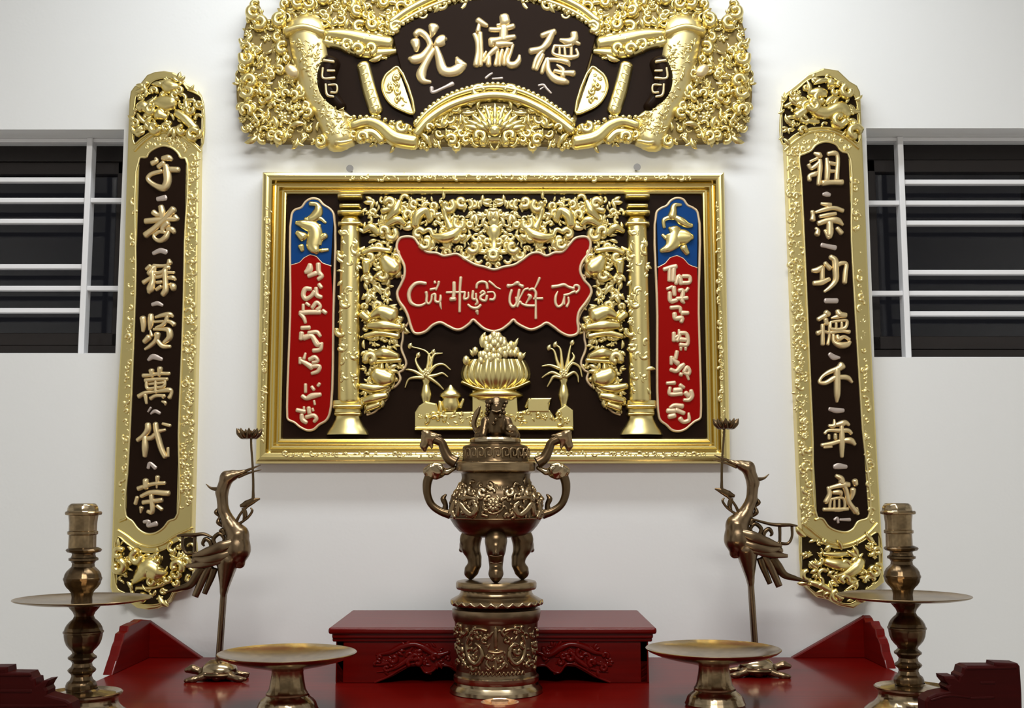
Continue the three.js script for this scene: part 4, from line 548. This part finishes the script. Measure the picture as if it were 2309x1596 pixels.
{
  const t = thing('incense_burner', 'bronze three-legged incense burner with curled trunk handles and a lion on its lid', 'incense burner', V(bXw, bY(1308), bz));
  const bowl = [[1212, 0], [1211, 40], [1206, 66], [1198, 82], [1186, 93], [1172, 102], [1160, 105], [1147, 106], [1134, 105], [1122, 102], [1110, 93], [1100, 85], [1090, 80], [1078, 77], [1068, 78]];
  part(t, 'bowl', lathe(BX - 1, 1150, bz, [...bowl, [1064, 82]]), M.bronzeDark.clone());
  part(t, 'rim_band', lathe(BX - 1, 1053, bz, [[1066, 80], [1064, 87], [1062, 89], [1046, 90], [1043, 88], [1041, 84], [1040, 70]]), M.bronze);
  part(t, 'bowl_relief', wrap([
    ...stamp(blossom(8, 17), BX - 5, 1138, 1, 0, 2), ribbon([[BX - 26, 1126, 5], [BX - 24, 1146, 6], [BX - 5, 1156, 7], [BX + 14, 1146, 6], [BX + 16, 1126, 5]], 6), ...[-18, -9, 0, 9, 18].map((x) => bead(5).translate(BX - 5 + x, 1127 - Math.abs(x) * 0.1, 3)),
    ...[1, -1].map((m) => [ribbon([[BX - m * 96, 1160, 10], [BX - m * 88, 1134, 13], [BX - m * 70, 1150, 14], [BX - m * 52, 1160, 16], [BX - m * 42, 1142, 14], [BX - m * 52, 1130, 8]], 9), ribbon([[BX - m * 90, 1122, 9], [BX - m * 66, 1120, 12], [BX - m * 40, 1124, 8]], 8), ribbon([[BX - m * 112, 1128, 10], [BX - m * 120, 1150, 12], [BX - m * 108, 1166, 10]], 8), ribbon([[BX - m * 30, 1158, 9], [BX - m * 18, 1162, 9]], 6), ...stamp([MOTIFS[0][0]], BX - m * 28, 1108, 15, m, 1), ...stamp([MOTIFS[2][0]], BX - m * 52, 1104, 13, m, 1), ...stamp([MOTIFS[1][0]], BX - m * 78, 1108, 14, m, 1)]),
    ...filigree(pairs(`${BX - 128} 1086 ${BX + 128} 1086 ${BX + 150} 1120 ${BX + 150} 1162 ${BX - 150} 1162 ${BX - 150} 1120`), { step: 15, size: 9, kinds: [0, 1, 2, 3, 4, 5, 8], lift: 1, hk: 0.8, seed: 141 }),
    ribbon([[BX - 150, 1167, 5], [BX - 75, 1168, 5], [BX, 1169, 5], [BX + 75, 1168, 5], [BX + 150, 1167, 5]], 4),
  ], bowl.slice(1)), M.bronze);
  part(t, 'lid', lathe(BX - 2, 1020, bz, [[1041, 76], [1038, 75], [1034, 74], [1012, 74], [1007, 73], [1004, 68], [1001, 57], [998, 55], [990, 54], [986, 50], [985, 0]]), M.bronzeDark);
  part(t, 'lid_ring', lathe(BX - 2, 995, bz, [[1000, 54], [997, 58], [992, 58], [988, 55], [985.5, 48]]), M.brass);
  part(t, 'key_relief', wrap(Array.from({ length: 13 }, (_, i) => { const x = BX - 118 + i * 19; return [ribbon([[x, 1033, 4], [x, 1014, 4], [x + 13, 1014, 4], [x + 13, 1028, 4], [x + 6, 1028, 4], [x + 6, 1021, 4]], 4)]; }), [[1040, 74], [1010, 74]]), M.bronze);
  // legs
  const R3 = (a, r, py) => V(bXw + Math.cos(a) * r * bs, bY(py), bz + Math.sin(a) * r * bs);
  for (const deg of [90, 212, 328]) {
    const a = deg * Math.PI / 180, bones = [], path = [[58, 1194, 22], [70, 1216, 23], [70, 1236, 20], [60, 1258, 15], [58, 1274, 13], [68, 1289, 15], [72, 1296, 9], [70, 1304, 5]];
    for (let i = 0; i < path.length - 1; i++) { const p = R3(a, path[i][0], path[i][1]), q = R3(a, path[i + 1][0], path[i + 1][1]); bones.push([p.x, p.y, p.z, path[i][2] * bs, q.x, q.y, q.z, path[i + 1][2] * bs]); }
    const j = R3(a, 88, 1234), n = R3(a, 96, 1242), f = R3(a, 76, 1294), g = R3(a, 70, 1292);
    bones.push([j.x, j.y, j.z, 13 * bs, n.x, n.y, n.z, 6 * bs], [g.x, g.y, g.z, 11 * bs, f.x, f.y, f.z, 7 * bs]);
    for (const s of [-1, 1]) { const e = R3(a + s * 0.16, 82, 1222); bones.push([e.x, e.y, e.z, 6 * bs, e.x, e.y + 0.002, e.z, 6 * bs]); }
    part(t, 'leg', blob(bones, 0.008, 0.0036), M.bronzeDark);
    if (deg === 90) part(t, 'leg_bands', [1205, 1222, 1246, 1262, 1276].map((py, i) => { const c = R3(a, [80, 88, 84, 72, 66][i], py); return new THREE.TorusGeometry([15, 15, 13, 12, 11][i] * bs, 2.4 * bs, 8, 20, Math.PI).rotateX(-Math.PI / 2 - 0.2).rotateY(Math.PI).scale(1, 1, 0.7).translate(c.x, c.y, c.z - 6 * bs); }), M.brass);
  }
  // curled trunk handles below, reared heads above
  for (const m of [-1, 1]) {
    const p = (dx, py, z = 0) => V(bXw + m * dx * bs, bY(py), bz + z * bs), bone = (a, ra, b, rb) => [a.x, a.y, a.z, ra * bs, b.x, b.y, b.z, rb * bs];
    const h = part(t, 'trunk_handle', sweep([p(152, 1070), p(158, 1090), p(157, 1116), p(147, 1138), p(128, 1152), p(104, 1160)], [11, 10.5, 9, 8.5, 9, 11].map((r) => r * bs), 14), M.bronzeDark);
    part(h, 'trunk_spur', sweep([p(118, 1154), p(116, 1138), p(121, 1124), p(114, 1114)], [8, 6, 7, 2].map((r) => r * bs), 10), M.bronzeDark);
    part(h, 'head', blob([bone(p(146, 1058), 14, p(132, 1062), 13), bone(p(158, 1062, 3), 10, p(152, 1072), 11), bone(p(132, 1062), 12, p(112, 1064), 6), bone(p(112, 1064), 6, p(96, 1055), 6), bone(p(140, 1048, 6), 6, p(128, 1050, 8), 6), bone(p(150, 1052, 10), 4, p(151, 1053, 11), 4), bone(p(126, 1072), 5, p(138, 1076), 6)], 0.006, 0.0035), M.brass);
    part(h, 'ear', sweep([p(134, 1052, 10), p(124, 1058, 14), p(126, 1068, 12)], [4, 6, 2].map((r) => r * bs), 8), M.brass);
    const u = part(t, 'reared_head', sweep([p(92, 1044), p(108, 1034), p(119, 1014), p(126, 998), p(142, 990)], [15, 13, 11, 10, 11].map((r) => r * bs), 14), M.bronzeDark);
    part(u, 'muzzle', blob([bone(p(146, 986), 12, p(158, 982), 12), bone(p(160, 984), 12, p(166, 1004), 9), bone(p(166, 1004), 8, p(164, 1014), 5), bone(p(158, 976, 7), 5, p(168, 974, 7), 4), bone(p(138, 984, 4), 6, p(128, 982, 4), 3), bone(p(150, 998), 6, p(148, 1010), 3)], 0.006, 0.0035), M.bronze);
  }
  // lion on the lid
  {
    const p = (dx, py, z = 0) => V(bXw + dx * 1.25 * bs, bY(py), bz + z * bs), bone = (a, ra, b, rb) => [a.x, a.y, a.z, ra * 1.15 * bs, b.x, b.y, b.z, rb * 1.15 * bs];
    const l = part(t, 'lid_lion', blob([bone(p(0, 970, -4), 22, p(0, 945, 0), 19), bone(p(0, 945, 2), 16, p(0, 926, 10), 14), bone(p(0, 912, 12), 15, p(0, 918, 22), 11), bone(p(0, 922, 26), 8, p(0, 926, 28), 7), bone(p(-20, 950, 8), 9, p(-24, 982, 20), 8), bone(p(20, 950, 8), 9, p(26, 980, 20), 10), bone(p(26, 976, 22), 12, p(28, 980, 24), 11), bone(p(-26, 972, -10), 13, p(-32, 982, 10), 9), bone(p(28, 972, -12), 13, p(36, 982, 8), 8), bone(p(-12, 903, 8), 5, p(-17, 906, 6), 5), bone(p(12, 903, 8), 5, p(17, 906, 6), 5)], 0.006, 0.0034), M.bronzeDark);
    const k = []; for (let i = 0; i < 26; i++) { const a = i * 2.4, yy = 908 + (i % 7) * 8, r = 19 + (i % 4) * 3; k.push(ball(bXw + Math.cos(a) * r * bs, bY(yy), bz + (6 + Math.sin(a) * r) * bs, 5 * bs, 1, 1, 1, 8)); }
    part(l, 'mane', k, M.bronzeDark, { kind: 'stuff' });
    part(l, 'ball', ball(bXw + 32 * bs, bY(968), bz + 28 * bs, 12 * bs), M.bronze);
    for (const x of [-6, 6]) part(l, 'eye', ball(bXw + x * bs, bY(911), bz + 26 * bs, 3 * bs, 1, 1, 1, 8), M.bronze);
    part(l, 'mouth', sweep([p(-9, 927, 30), p(0, 930, 34), p(9, 927, 30)], [1.5 * bs, 2.4 * bs, 1.5 * bs], 8), M.bronze);
    part(l, 'tail', sweep([p(-34, 980, -16), p(-42, 955, -14), p(-36, 930, -10), p(-30, 915, -6)], [5, 6, 7, 2].map((r) => r * bs), 8), M.bronze);
  }
}
// small copper stem cup in front of the pedestal, only its top in the picture
{
  const zc = onLevel(1127, 1665).z, t = thing('stem_cup', 'small bright copper cup on a stem in front of the round bronze drum', 'cup', V(onWall(1127, 1600, zc).x, TABLE, zc));
  part(t, 'cup', lathe(1127, 1580, zc, [[1609, 13], [1605, 15], [1601, 26], [1595, 36], [1586, 42], [1582, 43], [1581, 40], [1586, 34], [1591, 22], [1593, 0]], 48), M.copper);
  part(t, 'cap', lathe(1127, 1570, zc, [[1592, 24], [1585, 22], [1579, 20], [1578, 12], [1577.5, 0]], 40), M.copper);
  const r = (() => { let q = 1720; while (onWall(1127, q, zc).y < TABLE) q -= 0.5; return q; })();
  part(t, 'stem', lathe(1127, 1640, zc, [[r, 0], [r, 34], [r - 5, 34], [r - 12, 22], [r - 22, 12], [1630, 12], [1622, 17], [1616, 12], [1607, 14]], 40), M.copper);
}

// ================================================================ CANDLESTICKS, FOOTED DISHES
function placeCopy(o, p, label) { const c = o.clone(); c.name = numbered(o.name); c.position.copy(p); c.userData = { ...o.userData, label }; c.traverse((q) => { q.castShadow = q.receiveShadow = true; }); scene.add(c); return c; }
{
  const base = onLevel(187, 1622), cx = 187, z = base.z, r0 = (() => { let q = 1640; while (onWall(cx, q, z).y < TABLE) q -= 0.25; return q; })();
  const t = thing('candlestick', 'tall bronze candlestick with drip pan, its pan overlapping the foot of the peach-carved board', 'candlestick', base.clone(), 'pair of tall bronze candlesticks');
  part(t, 'foot', lathe(cx, 1600, z, [[r0, 0], [r0, 108], [r0 - 7, 108], [r0 - 16, 98], [1598, 86], [1590, 79], [1580, 75], [1573, 75], [1569, 80], [1565, 85], [1561, 85], [1559, 82], [1564, 70], [1560, 50], [1556, 34], [1552, 30]]), M.brass);
  part(t, 'stem', lathe(cx, 1450, z, [[1556, 32], [1550, 34], [1544, 34], [1537, 31], [1532, 25], [1524, 22], [1519, 23], [1514, 29], [1510, 31], [1507, 29], [1502, 23], [1494, 21], [1488, 25], [1484, 31], [1480, 31], [1477, 27], [1472, 22], [1467, 24], [1461, 30], [1453, 36], [1443, 40], [1434, 41.5], [1428, 42], [1426, 44], [1423, 44], [1421, 42], [1414, 40], [1407, 36], [1400, 30], [1395, 24], [1388, 21], [1380, 24], [1373, 30], [1368, 34], [1363, 36]]), M.bronzeDark);
  part(t, 'drip_pan', lathe(cx, 1352, z, [[1364, 0], [1364, 36], [1361, 80], [1357, 120], [1352, 146], [1349.5, 150], [1348, 149], [1350, 144], [1354, 118], [1356, 80], [1357, 22], [1356, 0]], 96), M.bronze);
  part(t, 'upper_stem', lathe(cx, 1290, z, [[1358, 23], [1346, 22], [1336, 24], [1330, 28], [1324, 34], [1317, 38.5], [1309, 40.5], [1306, 42], [1303, 42], [1301, 40.5], [1294, 39], [1287, 35], [1282, 30], [1277, 25], [1270, 24], [1265, 27], [1263, 32], [1258, 32], [1256, 27], [1250, 25], [1247, 26], [1244, 36], [1240, 39], [1237, 37], [1234, 30]]), M.bronzeDark);
  part(t, 'candle_cup', lathe(cx, 1190, z, [[1236, 30], [1206, 29.5], [1204, 33], [1198, 33], [1196, 30], [1180, 30], [1162, 32], [1160, 39], [1156, 40], [1153, 38]]), M.bronze);
  part(t, 'cap', lathe(cx, 1145, z, [[1155, 37], [1152, 34], [1146, 33], [1140, 31], [1136, 27], [1135, 24], [1136, 20], [1142, 18], [1142, 0]]), M.brass);
  placeCopy(t, onLevel(2059, 1607), 'tall bronze candlestick with drip pan, its pan overlapping the foot of the bowl-carved board');
}
{
  const base = onLevel(648, 1603), cx = 648, z = base.z, r0 = (() => { let q = 1620; while (onWall(cx, q, z).y < TABLE) q -= 0.25; return q; })();
  const t = thing('footed_dish', 'wide brass footed dish in front of the crane near the peach-carved board', 'dish', base.clone(), 'pair of wide footed dishes');
  part(t, 'bowl', lathe(cx, 1475, z, [[1509, 0], [1509, 38], [1503, 62], [1496, 95], [1487, 128], [1478, 149], [1473, 155], [1471, 155.5], [1470, 154], [1473, 149], [1480, 130], [1488, 96], [1493, 60], [1495, 0]], 96), M.brass);
  part(t, 'stem', lathe(cx, 1535, z, [[1568, 47], [1562, 47], [1558, 44], [1552, 41], [1530, 37], [1515, 35], [1508, 37], [1505, 44]]), M.bronze);
  part(t, 'foot', lathe(cx, 1590, z, [[r0, 0], [r0, 68], [r0 - 5, 70], [r0 - 9, 68], [r0 - 14, 66], [r0 - 20, 64], [r0 - 28, 57], [r0 - 33, 50], [1566, 48]]), M.brass);
  placeCopy(t, onLevel(1613, 1590), 'wide brass footed dish in front of the crane near the bowl-carved board');
}

// ================================================================ CRANES ON TURTLES
function crane(label, footPx, footPy, legPx, m, k) {
  const base = onLevel(footPx, footPy), z = base.z, s = perPixel(1300, z) * k, X0 = onWall(legPx, 1480, z).x;
  const t = thing('crane_statue', label, 'statue', V(base.x, TABLE, z), 'pair of bronze cranes on turtles');
  // drawing frame: (u, v) pixels of the first crane; u = 494 is the upright of the legs
  const yTop = onWall(legPx, m > 0 ? 1478 : 1455, z).y;
  const p = (u, v, w = 0) => V(X0 + m * (u - 494) * s, yTop + (1478 - v) * s, z + w * s), bone = (a, ra, b, rb) => [a.x, a.y, a.z, ra * s, b.x, b.y, b.z, rb * s];
  const sw = (pts, rad, flat = 1, seg = 10) => sweep(pts.map((q) => p(...q)), rad.map((r) => r * s), seg, flat);
  // body with neck, head and both legs is one skin
  const body = [   // legs stand close together
    bone(p(501, 1081), 15.5, p(513, 1077), 12), bone(p(513, 1077), 11, p(542, 1067), 4), bone(p(500, 1083), 14.5, p(490, 1114), 14), bone(p(490, 1114), 13.5, p(494, 1154), 12), bone(p(494, 1154), 12, p(509, 1186), 16), bone(p(509, 1186), 16, p(528, 1210), 25),
    bone(p(528, 1216), 26, p(527, 1244), 31), bone(p(527, 1240), 30, p(500, 1256), 26), bone(p(500, 1254), 25, p(434, 1268), 9), bone(p(528, 1250), 27, p(535, 1274), 12),
    ...[-1, 1].map((d) => bone(p(508, 1268, d * 8), 24, p(501, 1336, d * 6), 7)), ...[-1, 1].map((d) => bone(p(501, 1330, d * 6), 6, p(494, 1486, d * 6), 6.5)),
  ];
  part(t, 'body', blob(body, 0.006, 0.0042), M.statue);
  part(t, 'beak', [sw([[526, 1076], [545, 1066], [560, 1060], [577, 1053]], [5, 3.6, 2.6, 0.8]), sw([[526, 1080], [545, 1073], [562, 1068], [579, 1064]], [4.5, 3, 2.2, 0.8])], M.bronzeDark);
  part(t, 'crest', sw([[492, 1108], [478, 1108], [464, 1105], [453, 1096]], [7, 5, 3, 0.8]), M.bronzeDark);
  part(t, 'eye', [-1, 1].map((d) => { const c = p(507, 1077, d * 10); return ball(c.x, c.y, c.z, 2.6 * s, 1, 1, 1, 10); }), M.brass);
  part(t, 'neck_feather', [sw([[484, 1150], [478, 1160], [486, 1170]], [2, 5, 2]), sw([[488, 1168], [484, 1182], [496, 1194]], [2, 6, 2])], M.bronzeDark);
  for (const d of [-1, 1]) {
    const wg = part(t, 'wing', [sw([[528, 1226, d * 22], [500, 1236, d * 28], [465, 1248, d * 26], [432, 1257, d * 18]], [8, 13, 10, 3], 0.45, 12), sw([[526, 1246, d * 24], [498, 1258, d * 29], [462, 1266, d * 27], [436, 1262, d * 20]], [6, 10, 9, 3], 0.45, 12)], M.statue);
    part(wg, 'long_feather', sw([[520, 1256, d * 24], [490, 1268, d * 28], [455, 1276, d * 26], [420, 1279, d * 20]], [4, 8, 8, 4], 0.4, 12), M.statue);
  }
  part(t, 'tail_feather', sw([[468, 1278], [456, 1300], [446, 1324], [436, 1348]], [10, 10, 9, 8], 0.6), M.statue);
  part(t, 'tail_feather', sw([[478, 1284], [472, 1304], [464, 1324], [457, 1342]], [9, 8, 7, 6], 0.6), M.bronzeDark);
  part(t, 'tail_feather', sw([[452, 1282], [438, 1304], [424, 1322], [400, 1330], [370, 1338]], [10, 11, 9, 6, 2], 0.7), M.bronzeDark);
  part(t, 'back_scroll', [sw([[482, 1240], [474, 1220], [488, 1208], [498, 1220], [490, 1234]], [4, 5, 5, 4, 3]), sw([[470, 1244], [466, 1226], [456, 1220], [450, 1230], [454, 1236]], [4, 5, 5, 4, 2]), sw([[500, 1212], [494, 1200], [486, 1202]], [6, 6, 2])], M.bronzeDark);
  part(t, 'back_shelf', [sw([[m > 0 ? 470 : 500, 1196 + (m > 0 ? 20 : 0)], [452, 1209], [430, 1211], [408, 1211], [392, 1213]], [2.5, 4, 5, 4, 2], 2.2), sw([[432, 1214], [432, 1236], [434, 1250], [446, 1254]], [4, 3.5, 3.5, 4]), sw([[404, 1214], [405, 1238], [414, 1252], [434, 1252]], [3.5, 3, 3.5, 4])], M.bronzeDark);
  // lotus branch held before the neck
  const br = part(t, 'lotus_branch', [sw([[522, 1196], [527, 1176], [536, 1160], [549, 1146], [560, 1134], [561, 1110], [560, 1080], [557, 1040], [554, 1010], [553, 992]], [4, 3.5, 3, 3.5, 4, 3, 2.8, 2.6, 2.6, 2.6]), sw([[524, 1190], [540, 1180], [552, 1170], [560, 1156], [556, 1150]], [4, 3, 3, 3, 1.5])], M.bronzeDark);
  part(br, 'lotus_leaf', [sw([[532, 1146], [546, 1142], [562, 1134], [577, 1129]], [3, 9, 7, 2], 0.5), sw([[540, 1150], [544, 1166], [540, 1178]], [5, 6, 2], 0.6)], M.bronzeDark);
  const fl = []; for (let i = 0; i < 9; i++) { const a = i / 9 * Math.PI * 2, q = (r, v) => p(549 + Math.cos(a) * r, v, Math.sin(a) * r); fl.push(sweep([q(4, 990), q(15, 987), q(24, 980), q(29, 970)], [3, 8, 6, 0.8].map((r) => r * s), 8, 1)); }
  part(br, 'lotus_flower', fl, M.bronzeDark);
  part(br, 'seed_pod', (() => { const c = p(549, 980); return ball(c.x, c.y, c.z, 9 * s, 1, 0.7, 1, 12); })(), M.statue);
  // turtle
  const yb = (v) => TABLE + v * s, tx = (u) => base.x + m * u * s, tb = (u, v, w, r, u2, v2, w2, r2) => [tx(u), yb(v), z + w * s, r * s, tx(u2), yb(v2), z + w2 * s, r2 * s];
  const sh = part(t, 'turtle', blob([tb(-16, 22, 0, 20, 16, 22, 0, 20), tb(-8, 24, 0, 22, 8, 24, 0, 22), tb(0, 14, -22, 14, 0, 14, 22, 14), tb(-26, 14, 12, 12, 26, 14, 12, 12), tb(-34, 16, 0, 9, -60, 24, 0, 8), tb(-60, 24, 0, 9, -72, 22, 2, 6), tb(-26, 12, 24, 8, -52, 5, 32, 6), tb(-52, 5, 32, 6, -64, 4, 36, 5), tb(28, 12, 24, 8, 52, 6, 30, 6), tb(52, 6, 30, 5, 66, 7, 34, 4), tb(-26, 12, -24, 8, -50, 5, -34, 6), tb(28, 12, -24, 8, 54, 5, -32, 6), tb(36, 14, 0, 8, 66, 14, 0, 3)], 0.008, 0.0036), M.statue);
  part(sh, 'shell', ball(base.x, yb(20), z, 36 * s, 1.12, 0.68, 0.95, 28), M.brass);
  part(sh, 'shell_rim', new THREE.TorusGeometry(37 * s, 5 * s, 8, 40).rotateX(Math.PI / 2).scale(1.1, 0.8, 0.95).translate(base.x, yb(14), z), M.bronzeDark);
}
crane('bronze crane holding a lotus, on a turtle, its tail before the peach-carved board', 494, 1533, 494, 1, 1);
crane('bronze crane holding a lotus, on a turtle, its tail before the bowl-carved board', 1706, 1524, 1703, -1, 1.0);

// ================================================================ CARVED CHAIR BACKS IN THE LOWER CORNERS
function chairBack(label, pts, z, relief) {
  const q = pts.map((p) => onWall(p[0], p[1], z)), xs = q.map((v) => v.x), x0 = Math.min(...xs), x1 = Math.max(...xs);
  const t = thing('carved_chair', label, 'chair', V((x0 + x1) / 2, 0, z), 'dark red carved chairs in front of the altar');
  const sh = new THREE.Shape(q.map((v) => new THREE.Vector2(v.x, v.y))), y0 = Math.min(...q.map((v) => v.y));
  const b = part(t, 'backrest', new THREE.ExtrudeGeometry(sh, { depth: 0.035, bevelEnabled: true, bevelSize: 0.004, bevelThickness: 0.004, bevelOffset: -0.004, bevelSegments: 2 }).translate(0, 0, z - 0.035), M.lacquerDark);
  part(b, 'carving', laidChair(relief, z), M.lacquerDark);
  for (const x of [x0 + 0.03, x1 - 0.03]) part(t, 'leg', box(x - 0.025, x + 0.025, 0, y0 + 0.02, z - 0.035, z, 0.004), M.lacquerDark);
  for (const x of [x0 + 0.03, x1 - 0.03]) part(t, 'leg', box(x - 0.025, x + 0.025, 0, 0.45, z + 0.35, z + 0.4, 0.004), M.lacquerDark);
  part(t, 'seat', box(x0, x1, 0.44, 0.48, z - 0.035, z + 0.42, 0.006), M.lacquerDark);
}
function laidChair(list, z) { return list.map((g) => { const q = g.toNonIndexed(), p = q.attributes.position, s = perPixel(1560, z); for (let i = 0; i < p.count; i++) { const v = onWall(p.getX(i), p.getY(i), z + 0.003); p.setXYZ(i, v.x, v.y, v.z + p.getZ(i) * s); } const w = mergeVertices(q, 1e-6); w.computeVertexNormals(); return w; }); }
chairBack('dark red carved chair back in front of the candlestick near the peach-carved board', [...pairs('-260 1505 18 1503 19 1515 68 1516 74 1528 80 1529 82 1544 88 1541 98 1534 114 1532 108 1541 104 1549 108 1556 107 1565 125 1570 150 1576 162 1584 166 1610 168 1800 -260 1800')], 1.34,
  [ribbon([[-150, 1522, 8], [68, 1521, 8]], 3), ribbon([[-150, 1557, 10], [70, 1558, 10]], 3), ribbon([[-150, 1590, 10], [60, 1592, 10], [150, 1590, 6]], 3)]);
chairBack('dark red carved chair back in front of the candlestick near the bowl-carved board', [...pairs('2085 1800 2085 1580 2092 1570 2108 1563 2137 1557 2132 1549 2137 1543 2128 1532 2126 1524 2152 1524 2160 1532 2161 1522 2167 1517 2170 1504 2180 1500 2241 1500 2242 1493 2294 1495 2299 1502 2303 1560 2308 1800')], 1.34,
  [ribbon([[2180, 1507, 7], [2290, 1505, 7]], 3), ribbon([[2212, 1539, 8], [2242, 1539, 8]], 3), ribbon([[2190, 1574, 8], [2240, 1572, 8]], 3), ribbon([[2100, 1578, 6], [2140, 1568, 7], [2185, 1572, 6]], 3)]);

finish(scene);
renderer.render(scene, camera);
